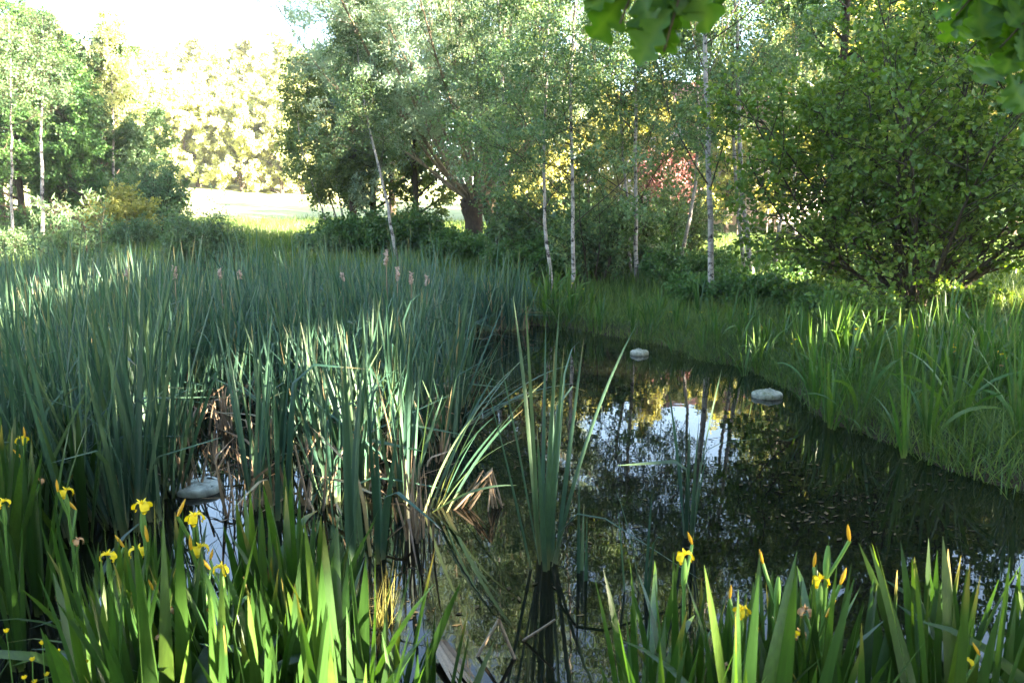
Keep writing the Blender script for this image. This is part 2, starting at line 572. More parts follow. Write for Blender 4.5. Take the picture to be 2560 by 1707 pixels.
def flat_blades(geo, base, az, length, width, lean, bend, seg=3, tint=None, m=0):
    """two vertices across only: grass"""
    base = np.asarray(base, float).reshape(-1, 3)
    n = len(base)
    t = np.linspace(0, 1, seg + 1)
    th = lean[:, None] + bend[:, None] * t[None] ** 1.5
    ds = (length / seg)[:, None]
    thm = (th[:, 1:] + th[:, :-1]) / 2
    h = np.concatenate([np.zeros((n, 1)), np.cumsum(np.sin(thm) * ds, 1)], 1)
    z = np.concatenate([np.zeros((n, 1)), np.cumsum(np.cos(thm) * ds, 1)], 1)
    ca, sa = np.cos(az)[:, None], np.sin(az)[:, None]
    c0 = np.stack([base[:, 0:1] + h * ca, base[:, 1:2] + h * sa, base[:, 2:3] + z], 2)
    w = np.maximum(1 - t ** 1.4, 0.04)
    ra = rng.random(n) * math.pi
    side = np.stack([np.cos(ra), np.sin(ra), np.zeros(n)], 1)[:, None, :]
    wd = (width[:, None] * w[None] / 2)[..., None]
    V = np.stack([c0 + side * wd, c0 - side * wd], 2).reshape(-1, 3)
    K = seg + 1
    b = (np.arange(n)[:, None] * K + np.arange(seg)[None]).ravel() * 2
    Fq = np.stack([b, b + 1, b + 3, b + 2], 1)
    C = np.zeros((n, K, 2, 4), np.float32)
    C[..., 0] = tint[:, None, None]; C[..., 1] = t[None, :, None]; C[..., 3] = 1
    geo.add(V, Fq, C.reshape(-1, 4), m)


def tubes(geo, pts, r0, r1, sides=5, tint=0.5, m=0, prof=None):
    pts = np.asarray(pts, float)
    if pts.ndim == 2:
        pts = pts[None]
    n, K, _ = pts.shape
    r0 = np.broadcast_to(np.asarray(r0, float), (n,)); r1 = np.broadcast_to(np.asarray(r1, float), (n,))
    t = np.linspace(0, 1, K)
    rad = r0[:, None] * (1 - t) + r1[:, None] * t
    if prof is not None:
        rad = rad * np.asarray(prof)[None]
    tan = np.gradient(pts, axis=1)
    tan = norm(tan)
    refv = np.where(np.abs(tan[:, :1, 2:3]) > 0.8, np.array([[[1.0, 0, 0]]]), np.array([[[0, 0, 1.0]]]))
    a = norm(np.cross(tan, np.broadcast_to(refv, tan.shape)))
    b = np.cross(tan, a)
    an = np.arange(sides) / sides * 2 * math.pi
    V = pts[:, :, None] + rad[..., None, None] * (a[:, :, None] * np.cos(an)[None, None, :, None] + b[:, :, None] * np.sin(an)[None, None, :, None])
    V = V.reshape(-1, 3)
    i0 = (np.arange(n)[:, None, None] * K + np.arange(K - 1)[None, :, None]) * sides
    s = np.arange(sides)[None, None]
    s2 = (s + 1) % sides
    Fq = np.stack([i0 + s, i0 + s2, i0 + sides + s2, i0 + sides + s], -1).reshape(-1, 4)
    C = np.zeros((n, K, sides, 4), np.float32)
    C[..., 0] = tint; C[..., 1] = t[None, :, None]; C[..., 3] = 1
    geo.add(V, Fq, C.reshape(-1, 4), m)


# ------------------------------------------------------------------ trees
def grow(starts, dirs, lens, K, wander, up):
    p = np.array(starts, float); d = norm(np.array(dirs, float)); out = [p.copy()]
    step = (np.asarray(lens) / (K - 1))[:, None]
    for k in range(K - 1):
        d = norm(d + wander * rng.normal(size=d.shape) + np.array([0, 0, up]))
        p = p + d * step
        out.append(p.copy())
    return np.stack(out, 1)


def kids(pts, n, t0, t1, ang, asd):
    Np, K, _ = pts.shape
    t = t0 + (t1 - t0) * (np.arange(n)[None] + rng.random((Np, n))) / n
    x = t * (K - 1)
    i = np.clip(x.astype(int), 0, K - 2); fr = (x - i)[..., None]
    r = np.arange(Np)[:, None]
    p = pts[r, i] * (1 - fr) + pts[r, i + 1] * fr
    tan = norm(pts[r, i + 1] - pts[r, i])
    q = rng.normal(size=tan.shape)
    q = norm(q - (q * tan).sum(-1, keepdims=True) * tan)
    a = (ang + asd * rng.normal(size=t.shape))[..., None]
    d = np.cos(a) * tan + np.sin(a) * q
    return p.reshape(-1, 3), d.reshape(-1, 3), t.ravel(), np.repeat(np.arange(Np), n)


def leaves(geo, tw, n, L, W, droop=0.25, spread=0.04, m=0, upbias=0.7, hexa=False, sd=0.25):
    T, K, _ = tw.shape
    t = rng.random((T, n)) ** 0.8
    x = t * (K - 1)
    i = np.clip(x.astype(int), 0, K - 2); fr = (x - i)[..., None]
    r = np.arange(T)[:, None]
    p = tw[r, i] * (1 - fr) + tw[r, i + 1] * fr + spread * rng.normal(size=(T, n, 3))
    tan = norm(tw[r, i + 1] - tw[r, i])
    ax = norm(tan * 0.45 + 0.75 * norm(rng.normal(size=p.shape)) + np.array([0, 0, -droop]))
    up = norm(np.array([0, 0, upbias]) + 0.8 * rng.normal(size=p.shape))
    side = norm(np.cross(ax, up)); nr = np.cross(side, ax)
    s = np.clip(1 + sd * rng.normal(size=(T, n, 1)), 0.45, 1.7)
    tint = np.clip(rng.normal(0.5, 0.2, (T, 1)) + rng.normal(0, 0.16, (T, n)), 0, 1)
    l_, w_ = L * s, W * s
    if hexa:
        pts = [p, p + ax * l_ * .28 + side * w_ * .42 + nr * w_ * .15, p + ax * l_ * .68 + side * w_ * .40 + nr * w_ * .12,
               p + ax * l_, p + ax * l_ * .68 - side * w_ * .40 + nr * w_ * .12, p + ax * l_ * .28 - side * w_ * .42 + nr * w_ * .15]
        fc = [(0, 1, 2, 3), (0, 3, 4, 5)]
    else:
        pts = [p, p + ax * l_ * .45 + side * w_ * .5 + nr * w_ * .12, p + ax * l_, p + ax * l_ * .45 - side * w_ * .5 + nr * w_ * .12]
        fc = [(0, 1, 2, 3)]
    k = len(pts)
    V = np.stack(pts, 2).reshape(-1, 3)
    b = np.arange(T * n)[:, None] * k
    Fq = np.concatenate([b + np.array(q)[None] for q in fc])
    C = np.zeros((T, n, k, 4), np.float32)
    C[..., 0] = tint[..., None]; C[..., 3] = 1
    geo.add(V, Fq, C.reshape(-1, 4), m)


def resample(pts, K):
    pts = np.asarray(pts, float)
    s = np.r_[0, np.cumsum(np.linalg.norm(np.diff(pts, axis=0), axis=1))]
    u = np.linspace(0, s[-1], K)
    # smooth: cubic-ish through light filtering of the linear resampling
    q = np.stack([np.interp(u, s, pts[:, k]) for k in range(3)], 1)
    for _ in range(2):
        q[1:-1] = 0.25 * q[:-2] + 0.5 * q[1:-1] + 0.25 * q[2:]
    return q


def flare(K, amt=0.5, reach=0.08):
    t = np.linspace(0, 1, K)
    return 1 + amt * np.exp(-t / reach)


def finish_tree(name, label, cat, base, wood, leaf, barkm, leafm, group=None, rz=0.0):
    t = thing(name, label, cat, base, rz, group)
    wood.build("trunk", barkm, t)
    if leaf is not None:
        leaf.build("crown", leafm, t, smooth=False)
    return t


def birch(label, path, r, h, cb=0.22, nl1=26, nleaf=26, spreadf=0.30, leafL=0.062, leafW=0.05, group=None, leafm=None, l1up=0.05,
          name="birch_tree"):
    """path: world points of the visible trunk from the foot upwards; extended to height h"""
    path = [np.asarray(p, float) for p in path]
    base = path[0].copy()
    top = path[-1]
    d = norm(path[-1] - path[-2]) if len(path) > 1 else np.array([0, 0, 1.0])
    rest = h - (top[2] - base[2])
    if rest > 0.5:
        for k in (1, 2, 3):
            d = norm(d * 0.7 + np.array([0, 0, 0.4]) + 0.06 * rng.normal(size=3))
            path.append(path[-1] + d * rest / 3 / max(d[2], .5))
    loc = [p - base for p in path]
    loc[0] = loc[0] - np.array([0, 0, 0.15])
    tr = resample(loc, 22)
    tr[2:-1] += 0.012 * rng.normal(size=(19, 3))
    wood, leaf = Geo(), Geo()
    r *= 0.68
    tubes(wood, tr, r, 0.010, 10, m=0, prof=flare(22, 0.35, 0.03))
    s, dd, t, pi = kids(tr[None], nl1, cb, 0.98, 0.95, 0.2)
    t_l1 = t
    l1 = (spreadf * 1.25 * (1.03 - t) ** 1.3 + 0.04) * h * rng.uniform(0.6, 1.2, len(t))
    b1 = grow(s, dd, l1, 8, 0.10, l1up)
    tubes(wood, b1, np.maximum(r * 0.30 * (1.1 - t), 0.008), 0.004, 5, m=1)
    s, dd, t2, pi2 = kids(b1, 6, 0.2, 1.0, 0.75, 0.2)
    b2 = grow(s, dd, l1[pi2] * 0.42 * (1.15 - 0.5 * t2) + 0.12, 6, 0.13, -0.05)
    tubes(wood, b2, 0.006, 0.003, 3, m=1)
    s, dd, t3, pi3 = kids(b2, 5, 0.15, 1.0, 0.8, 0.25)
    b3 = grow(s, dd, rng.uniform(0.18, 0.5, len(t3)), 5, 0.12, -0.16)
    tubes(wood, b3, 0.003, 0.0015, 3, m=1)
    # a birch thins out towards its top
    tt3 = t_l1[pi2[pi3]]
    b3 = b3[rng.random(len(b3)) < 1.08 - 0.68 * tt3]
    leaves(leaf, b3, int(nleaf * 1.5), leafL * 0.82, leafW * 0.8, droop=0.45, spread=0.07)
    return finish_tree(name, label, "tree", base, wood, leaf, [M['birch'], M['twig']], leafm or M['birchleaf'], group)


def broad_geo(h, rad, cb=0.25, r=0.16, n1=16, n2=9, n3=5, nleaf=22, L=0.10, W=0.07, up=0.03, ang=1.0, droop=0.25, lean=(0, 0), hexa=False):
    wood, leaf = Geo(), Geo()
    tr = resample([(0, 0, -0.2), (lean[0] * .3 + .05 * rng.normal(), lean[1] * .3, h * .33),
                   (lean[0] * .7, lean[1] * .7 + .08 * rng.normal(), h * .7), (lean[0], lean[1], h * .96)], 14)
    tubes(wood, tr, r, 0.02, 8, prof=flare(14, 0.4, 0.05))
    s, dd, t, _ = kids(tr[None], n1, cb, 0.97, ang, 0.2)
    tt = (t - cb) / (1 - cb)
    env = np.sqrt(np.clip(1 - (1.5 * (tt - 0.38)) ** 2, 0.12, 1))
    l1 = rad * env * rng.uniform(0.7, 1.12, len(t))
    b1 = grow(s, dd, l1, 8, 0.12, up)
    tubes(wood, b1, np.maximum(r * 0.42 * (1.1 - t), 0.012), 0.006, 5)
    s, dd, t2, pi = kids(b1, n2, 0.18, 1.0, 0.8, 0.25)
    b2 = grow(s, dd, l1[pi] * 0.42 * (1.2 - 0.6 * t2) + 0.1, 6, 0.15, 0.02)
    tubes(wood, b2, 0.010, 0.004, 3)
    s, dd, t3, _ = kids(b2, n3, 0.15, 1.0, 0.8, 0.3)
    b3 = grow(s, dd, rng.uniform(0.2, 0.5, len(t3)) * (0.6 + 0.1 * rad), 4, 0.15, -0.03)
    tubes(wood, b3, 0.005, 0.002, 3)
    leaves(leaf, b3, nleaf, L, W, droop=droop, spread=0.07, hexa=hexa)
    return wood, leaf


def bush_geo(h, rad, stems=16, n2=7, n3=4, nleaf=14, L=0.07, W=0.045, r=0.012, up=0.06, droop=0.15, hexa=False, spread=0.04):
    wood, leaf = Geo(), Geo()
    az = rng.random(stems) * 2 * math.pi
    pol = np.sqrt(rng.random(stems)) * math.atan2(rad, h * 0.75)
    st = np.stack([0.12 * rad * np.cos(az), 0.12 * rad * np.sin(az), np.full(stems, -0.05)], 1)
    dd = np.stack([np.sin(pol) * np.cos(az), np.sin(pol) * np.sin(az), np.cos(pol)], 1)
    ln = rng.uniform(0.65, 1.05, stems) / np.sqrt((np.sin(pol) / rad) ** 2 + (np.cos(pol) / h) ** 2)
    b1 = grow(st, dd, ln, 8, 0.09, up * 0.4)
    tubes(wood, b1, r, r * 0.25, 5)
    s, d2, t2, pi = kids(b1, n2, 0.1, 1.0, 0.75, 0.25)
    b2 = grow(s, d2, ln[pi] * 0.32 * (1.2 - 0.5 * t2), 5, 0.12, 0.03)
    tubes(wood, b2, r * 0.4, r * 0.15, 3)
    s, d3, t3, _ = kids(b2, n3, 0.15, 1.0, 0.8, 0.3)
    b3 = grow(s, d3, rng.uniform(0.12, 0.3, len(t3)) * (0.5 + 0.35 * h), 4, 0.13, 0)
    tubes(wood, b3, r * 0.2, r * 0.1, 3)
    leaves(leaf, b3, nleaf, L, W, droop=droop, spread=spread, hexa=hexa)
    return wood, leaf


def foot(px, Yd):
    """ground point under column px of the photograph at distance Yd"""
    x = (px - 1280) / F_PX * Yd * math.cos(PITCH)
    for _ in range(6):
        z = g1(x, Yd)
        # depth along the view axis changes a little with height
        dep = Yd * math.cos(PITCH) - (z - EYE) * math.sin(PITCH)
        x = (px - 1280) / F_PX * dep
    return np.array([x, Yd, g1(x, Yd)])


def trunk_path(pix, Yd):
    b = foot(pix[0][0], Yd)
    out = [b]
    for p in pix[1:]:
        out.append(at(p[0], p[1], Yd))
    return out


# --- the old pollard willow
def pollard(label, px, Yd, r, hk, npole, pole_len, polmax, nleaf, cat="tree", right=True):
    b = foot(px, Yd)
    wood, leaf = Geo(), Geo()
    tr = resample([(0, 0, -0.2), (0.02, 0, hk * 0.5), (-0.06, 0, hk * 0.85), (-0.05, 0.05, hk)], 14)
    tt = np.linspace(0, 1, 14)
    tubes(wood, tr, r, r, 14, m=0, prof=0.80 + 0.4 * np.exp(-tt / 0.12) + 0.28 * np.exp(-((tt - 0.85) / 0.2) ** 2) + 0.06 * rng.normal(size=14) - 0.9 * sstep(tt, 0.95, 1.0))
    # burrs on the knob
    for k in range(9):
        a = rng.random() * 6.28; q = np.array([r * math.cos(a), r * math.sin(a), hk * rng.uniform(0.78, 0.98)])
        tubes(wood, np.array([q * [0.5, 0.5, 1], q * [0.9, 0.9, 1], q * [1.15, 1.15, 1.02], q * [1.3, 1.3, 1.03]]), 0.14, 0.02, 7, m=0)
    az = rng.random(npole) * 2 * math.pi
    pol = polmax * rng.random(npole) ** 0.85
    st = np.stack([r * 0.9 * np.sin(pol) * np.cos(az), r * 0.9 * np.sin(pol) * np.sin(az), hk - 0.25 + 0.2 * rng.random(npole)], 1)
    dd = np.stack([np.sin(pol) * np.cos(az), np.sin(pol) * np.sin(az), np.cos(pol)], 1)
    ln = pole_len * rng.uniform(0.72, 1.05, npole) * (1 - 0.35 * pol / polmax)
    b1 = grow(st, dd, ln, 14, 0.06, 0.035)
    tubes(wood, b1, rng.uniform(0.035, 0.08, npole), 0.010, 6, m=1)
    s, d2, t2, pi = kids(b1, 16, 0.20, 1.0, 0.62, 0.2)
    b2 = grow(s, d2, ln[pi] * 0.21 * (1.2 - 0.6 * t2), 7, 0.10, 0.03)
    tubes(wood, b2, 0.014, 0.004, 4, m=1)
    s, d3, t3, _ = kids(b2, 5, 0.12, 1.0, 0.65, 0.25)
    b3 = grow(s, d3, rng.uniform(0.35, 0.85, len(t3)), 5, 0.10, -0.05)
    tubes(wood, b3, 0.005, 0.002, 3, m=1)
    keep = rng.random(len(b3)) < np.clip((b3[:, 0, 2] - hk) / 3.2, 0.28, 1)
    b3 = b3[keep]
    leaves(leaf, b3, nleaf, 0.115, 0.027, droop=0.3, spread=0.08)
    return finish_tree("pollard_willow", label, cat, b, wood, leaf, [M['willowbark'], M['paletwig']], M['willow'])


pollard("big pollard willow with a dark knobbly trunk and a fan of upright poles", 1185, 25.0, 0.33, 2.0, 30, 13.2, R(60), 100)
pollard("brown pollard trunk close behind the right side of the big willow", 1236, 27.5, 0.36, 1.9, 16, 9.0, R(34), 26)


def copse(name, label, px, Yd, h, rad, leafm, barkm=None, group=None, **kw):
    b = foot(px, Yd)
    w, l = broad_geo(h, rad, **kw)
    return finish_tree(name, label, "tree", b, w, l, barkm or M['bark'], leafm, group)


# slender stems and dark trees to the left of the willow
for i, (px, pix, lab) in enumerate([
        (842, [(842, 620), (812, 540), (785, 470), (760, 400), (748, 330)], "leftmost of the three slender leaning stems beside the bright meadow"),
        (862, [(862, 620), (838, 540), (812, 450), (790, 380), (775, 300)], "middle one of the three slender leaning stems beside the bright meadow"),
        (872, [(872, 620), (855, 530), (838, 440), (820, 350), (812, 280)], "rightmost of the three slender leaning stems beside the bright meadow")]):
    birch(lab, trunk_path(pix, 27 + i), 0.055, 6.6, cb=0.22, nl1=16, nleaf=15, spreadf=0.17, leafL=0.10, leafW=0.075, name="slender_tree",
          leafm=M['broadlight'], group=None)
copse("maple_tree", "dark full tree just left of the willow crown, behind the slender stems", 935, 30, 7.2, 2.0, M['broadlight'], n1=20, nleaf=20, L=0.13, W=0.09, cb=0.1)
copse("maple_tree", "low dark tree between the leaning birch and the willow trunk", 1040, 29.5, 5.2, 2.2, M['broadlight'], n1=16, nleaf=20, L=0.13, W=0.09, cb=0.25)
copse("willow_tree", "grey-green tree at the left outer edge of the willow group", 885, 29, 7.6, 1.8, M['willow'], n1=20, nleaf=22, L=0.13, W=0.04, cb=0.2)
copse("willow_tree", "tall grey-green tree behind the left half of the pollard willow crown", 985, 32, 9.8, 2.9, M['willow'], n1=22, nleaf=20, L=0.15, W=0.05, cb=0.2)

# birches
birch("thin white birch leaning left, between the slender stems and the willow", trunk_path([(997, 640), (978, 560), (962, 480), (950, 430), (925, 330)], 21), 0.07, 7.0, cb=0.35, nleaf=20, spreadf=0.25)
birch("white birch standing right in front of the willow trunks", trunk_path([(1240, 690), (1243, 600), (1246, 500), (1250, 400), (1262, 250)], 20.5), 0.085, 9.5, cb=0.3, nleaf=24)
birch("thin birch with a slanting foot beside the far yellow irises", trunk_path([(1387, 735), (1372, 660), (1362, 560), (1357, 430), (1362, 300)], 16.5), 0.06, 9.0, cb=0.15, nleaf=26, spreadf=0.27)
birch("slim speckled birch just right of the one with the slanting foot", trunk_path([(1433, 745), (1436, 640), (1432, 480), (1426, 300), (1430, 150)], 16.3), 0.062, 10.5, cb=0.14, nleaf=26, spreadf=0.27)
birch("right stem of the close pair of speckled birches in the middle of the bank", trunk_path([(1592, 730), (1590, 640), (1590, 520), (1588, 380), (1590, 200)], 17.5), 0.07, 10.5, cb=0.15, nleaf=26, spreadf=0.26)
birch("left stem of the close pair of speckled birches in the middle of the bank", trunk_path([(1580, 715), (1574, 630), (1572, 540), (1560, 420), (1550, 300)], 18.2), 0.055, 8.5, cb=0.2, nleaf=22, spreadf=0.27)
birch("birch leaning right in front of the red maple", trunk_path([(1688, 705), (1702, 640), (1722, 560), (1735, 470), (1745, 380)], 19.0), 0.07, 8.5, cb=0.3, nleaf=20)
birch("tall straight white birch nearest the water, in front of all the others", trunk_path([(1776, 790), (1780, 690), (1778, 600), (1775, 470), (1766, 330), (1763, 180), (1760, 40)], 14.6), 0.082, 11.5, cb=0.16, nl1=30, nleaf=24, spreadf=0.24, l1up=0.12)
birch("two-toned birch with a sunlit foot leaning left on the lit grass", trunk_path([(1888, 710), (1872, 640), (1862, 560), (1852, 450), (1845, 330)], 17.6), 0.09, 10.5, cb=0.3, nleaf=22)
birch("dark mossy stem close behind the birch with the sunlit foot", trunk_path([(1868, 690), (1852, 600), (1845, 520), (1835, 420)], 19.2), 0.08, 9.0, cb=0.35, nleaf=20)
birch("slim birch leaning right at the edge of the lawn", trunk_path([(1935, 650), (1945, 590), (1958, 520), (1968, 440)], 23.0), 0.085, 9.0, cb=0.35, nleaf=18)
birch("far white birch trunk catching the sun beside the pink house", trunk_path([(1988, 600), (1988, 540), (1988, 480), (1986, 400)], 32.0), 0.13, 10.5, cb=0.4, nleaf=18, leafL=0.09, leafW=0.07)
copse("lime_tree", "tree with a thick smooth brown trunk behind the left of the big bush", 2076, 19.5, 9.0, 2.7, M['broad'], M['willowbark'], r=0.22, cb=0.32, n1=20, nleaf=20, L=0.10, W=0.075)

# the big spreading bush on the right bank
def hazel(label, px, Yd):
    b = foot(px, Yd)
    wood, leaf = Geo(), Geo()
    ns = 30
    az = np.linspace(0, 2 * math.pi, ns, endpoint=False) + rng.normal(0, 0.3, ns)
    pol = R(56) * rng.random(ns) ** 0.85
    st = np.stack([0.16 * np.cos(az), 0.16 * np.sin(az), np.full(ns, -0.1)], 1)
    dd = np.stack([np.sin(pol) * np.cos(az), np.sin(pol) * np.sin(az), np.cos(pol)], 1)
    ln = (4.9 - 1.0 * pol / R(62)) * rng.uniform(0.8, 1.05, ns)
    b1 = grow(st, dd, ln, 12, 0.06, 0.035)
    tubes(wood, b1, rng.uniform(0.02, 0.046, ns), 0.007, 8)
    # the short thick stool they spring from
    tubes(wood, np.array([(0, 0, -.2), (0.02, 0, .2), (0.05, 0, .55), (0.1, 0, .9)]), 0.13, 0.05, 10)
    s, d2, t2, pi = kids(b1, 15, 0.15, 1.0, 0.85, 0.2)
    b2 = grow(s, d2, ln[pi] * 0.36 * (1.15 - 0.6 * t2), 7, 0.10, 0.02)
    tubes(wood, b2, 0.012, 0.005, 5)
    s, d3, t3, _ = kids(b2, 5, 0.15, 1.0, 0.8, 0.2)
    b3 = grow(s, d3, rng.uniform(0.25, 0.6, len(t3)), 5, 0.10, 0.0)
    tubes(wood, b3, 0.004, 0.002, 3)
    leaves(leaf, b3, 24, 0.074, 0.058, droop=0.2, spread=0.05, hexa=True, upbias=1.3)
    return finish_tree("hazel_bush", label, "bush", b, wood, leaf, M['twig'], M['hazel'])


hazel("big spreading many-stemmed green bush on the right bank", 2285, 12.8)

# the red maple, shrubs and brambles under the birches
copse("red_maple", "small red-leaved tree glowing behind the birches", 1672, 31, 2.9, 1.5, M['red'], r=0.07, cb=0.3, n1=13, n2=6, nleaf=8, L=0.10, W=0.10)


def shrub(name, label, px, Yd, h, rad, leafm, cat="shrub", group=None, **kw):
    b = foot(px, Yd)
    w, l = bush_geo(h, rad, **kw)
    t = thing(name, label, cat, b, 0, group)
    w.build("stems", M['twig'], t)
    l.build("foliage", leafm, t, smooth=False)
    return t


brambles = [(1300, 19.0, 0.9, 1.0), (1350, 18.2, 1.0, 0.9), (1420, 18.6, 1.1, 1.1), (1490, 19.0, 1.2, 1.1), (1560, 20.0, 1.3, 1.2), (1640, 19.5, 1.1, 1.1),
            (1700, 17.0, 0.75, 0.9), (1790, 17.6, 0.8, 0.9), (1860, 15.0, 0.35, 0.8), (1930, 14.2, 0.35, 0.8), (1990, 13.4, 0.32, 0.7), (2070, 12.4, 0.32, 0.7),
            (2150, 12.0, 0.3, 0.6), (1830, 14.6, 0.35, 0.7), (1740, 15.2, 0.4, 0.7), (1180, 22.5, 0.7, 0.9), (1110, 22.0, 0.6, 0.9), (1270, 22.0, 0.7, 1.0),
            (1960, 17.5, 0.4, 0.6), (1560, 22.0, 1.1, 1.1)]
for px, Yd, h, rd in brambles:
    shrub("bramble_bush", "low dark bramble mound in the undergrowth below the birches", px, Yd, h, rd, M['bramble'], "bush",
          "brambles below the birches", stems=24, n2=7, n3=4, nleaf=14, L=0.058, W=0.044)
for px, Yd, h, rd in [(900, 26, 1.5, 1.3), (960, 25, 1.3, 1.2), (1030, 26.5, 1.7, 1.4), (1090, 26, 1.2, 1.1), (1150, 24.0, 0.9, 0.8), (1200, 24.0, 0.85, 0.8), (860, 27, 1.2, 1.1)]:
    shrub("undergrowth_bush", "dark bush in the undergrowth left of the willow trunk", px, Yd, h, rd, M['bramble'], "bush",
          "bushes around the willow foot", stems=24, n2=8, n3=4, nleaf=11, L=0.09, W=0.065)
shrub("green_shrub", "small yellow-green shrub at the left foot of the big bush", 2150, 11.0, 0.7, 0.6, M['hazel'], stems=14, n2=5, n3=3, nleaf=8, L=0.07, W=0.05)
shrub("green_shrub", "low sunlit shrub at the right foot of the big bush", 2400, 11.6, 0.5, 0.7, M['hazel'], stems=14, n2=5, n3=3, nleaf=8, L=0.07, W=0.05)
for px, Yd, h in [(1480, 17.6, 2.2), (1530, 18.8, 2.4), (1645, 22.5, 2.7), (1700, 24.5, 2.6), (1320, 20.0, 2.3), (1400, 21.0, 2.4)]:
    shrub("understorey_shrub", "twiggy green shrub as tall as a person among the birch trunks", px, Yd, h, 1.3, M['birchleaf'], "shrub", "shrubs among the birch trunks",
          stems=14, n2=9, n3=5, nleaf=14, L=0.07, W=0.055, r=0.02, up=0.1)

# left meadow shrubs
shrub("grey_willow_shrub", "rounded grey-green shrub in the middle of the left meadow", 510, 20, 1.9, 1.15, M['bush'], stems=40, n2=10, n3=4, nleaf=12, L=0.075, W=0.028)
shrub("grey_willow_shrub", "small dark shrub at the foot of the woods on the left meadow", 330, 28, 1.2, 1.4, M['bush'], stems=30, n2=8, n3=4, nleaf=12, L=0.08, W=0.04)
shrub("grey_willow_shrub", "grey shrub at the left edge of the photo below the woods", 55, 23, 1.0, 1.1, M['bush'], stems=30, n2=8, n3=4, nleaf=12, L=0.08, W=0.03)
shrub("grey_willow_shrub", "pale green mound at the right-hand end of the left woods", 385, 34, 3.4, 1.8, M['bush'], stems=40, n2=9, n3=4, nleaf=14, L=0.11, W=0.06, r=0.03)
shrub("golden_shrub", "golden sunlit bush in front of the left woods", 315, 30, 2.2, 1.4, M['gold'], stems=30, n2=8, n3=4, nleaf=12, L=0.11, W=0.06)
shrub("willow_sapling", "young willow with long silvery leaves rising above the reeds", 205, 17, 2.6, 0.75, M['bush'], cat="young tree", stems=9, n2=10, n3=4, nleaf=12, L=0.13, W=0.026, r=0.02, spread=0.06)
shrub("meadow_shrub", "low bush on the meadow edge below the slender stems", 800, 25, 0.9, 0.9, M['bush'], stems=20, n2=7, n3=4, nleaf=10, L=0.08, W=0.05)

# left woods
birch("white birch trunk standing in front of the left woods", trunk_path([(107, 600), (105, 480), (103, 330), (106, 220), (112, 150)], 27), 0.11, 7.6, cb=0.6, nleaf=9, leafL=0.09, leafW=0.07)
birch("greyish birch trunk near the left edge of the photo", trunk_path([(30, 590), (30, 450), (27, 300), (28, 200)], 26), 0.08, 7.2, cb=0.55, nleaf=9, leafL=0.09, leafW=0.07)
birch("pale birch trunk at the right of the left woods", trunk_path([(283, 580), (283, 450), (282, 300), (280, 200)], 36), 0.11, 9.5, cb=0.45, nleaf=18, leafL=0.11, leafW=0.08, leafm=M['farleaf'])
copse("leafy_maple", "bright green broadleaf tree cut by the left edge of the photo", -135, 21, 9.0, 1.7, M['bramble'], n1=26, nleaf=30, L=0.085, W=0.065, cb=0.04)
woods = [(-60, 31, 10.0, 2.8, M['bramble']), (60, 34, 9.0, 2.6, M['bramble']), (150, 35, 7.6, 2.5, M['broad']), (215, 34, 6.8, 2.3, M['bramble']),
         (270, 37, 8.2, 2.8, M['bush']), (330, 39, 7.0, 2.6, M['bush']), (190, 41, 9.0, 3.0, M['farleaf']), (90, 43, 10.6, 3.2, M['broad']), (10, 40, 11.4, 3.2, M['broad'])]
wl_ = ["tall dark tree at the left edge of the woods", "tall tree behind the greyish birch trunk", "dark tree right behind the front white birch",
       "lower dark tree behind the willow sapling", "round grey-green tree at the middle of the left woods", "grey-green tree at the right-hand end of the left woods",
       "pale tree rising behind the middle of the left woods", "tall tree at the back of the left woods behind the white birch", "tallest tree at the back of the left woods"]
for (px, Yd, h, rd, lm), lb in zip(woods, wl_):
    copse("woodland_tree", lb, px, Yd, h, rd, lm, n1=24, n2=9, n3=5, nleaf=32, L=0.115, W=0.08, cb=0.10, group=None)

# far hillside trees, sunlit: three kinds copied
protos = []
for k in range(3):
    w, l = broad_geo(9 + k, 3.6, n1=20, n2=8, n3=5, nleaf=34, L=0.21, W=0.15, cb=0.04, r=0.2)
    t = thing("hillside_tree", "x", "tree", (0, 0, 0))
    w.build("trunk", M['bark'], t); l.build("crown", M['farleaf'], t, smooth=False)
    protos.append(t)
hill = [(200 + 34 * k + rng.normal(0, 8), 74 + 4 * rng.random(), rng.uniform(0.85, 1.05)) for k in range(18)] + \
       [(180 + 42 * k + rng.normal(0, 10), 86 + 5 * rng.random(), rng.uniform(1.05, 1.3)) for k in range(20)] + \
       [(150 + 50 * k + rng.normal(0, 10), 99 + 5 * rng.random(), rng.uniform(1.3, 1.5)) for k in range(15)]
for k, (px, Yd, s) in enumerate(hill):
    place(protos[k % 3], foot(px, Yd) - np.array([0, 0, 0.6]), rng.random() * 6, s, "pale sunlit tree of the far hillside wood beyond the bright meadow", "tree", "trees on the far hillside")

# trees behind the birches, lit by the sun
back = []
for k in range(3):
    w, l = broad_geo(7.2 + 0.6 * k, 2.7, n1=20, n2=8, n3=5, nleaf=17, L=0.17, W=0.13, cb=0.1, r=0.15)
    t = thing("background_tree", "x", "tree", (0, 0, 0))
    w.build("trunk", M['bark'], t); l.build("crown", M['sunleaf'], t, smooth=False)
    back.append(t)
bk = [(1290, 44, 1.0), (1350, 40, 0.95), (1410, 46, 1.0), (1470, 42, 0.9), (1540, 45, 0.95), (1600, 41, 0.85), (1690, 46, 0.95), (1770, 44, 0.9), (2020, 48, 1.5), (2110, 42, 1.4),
      (2190, 38, 1.3), (2270, 42, 1.5), (2350, 36, 1.3), (2440, 40, 1.5), (2530, 38, 1.4), (2620, 34, 1.4), (1230, 50, 1.05), (1900, 56, 1.5), (1740, 58, 1.3), (1815, 38, 0.72), (1720, 39, 0.6), (1935, 37, 0.8)]
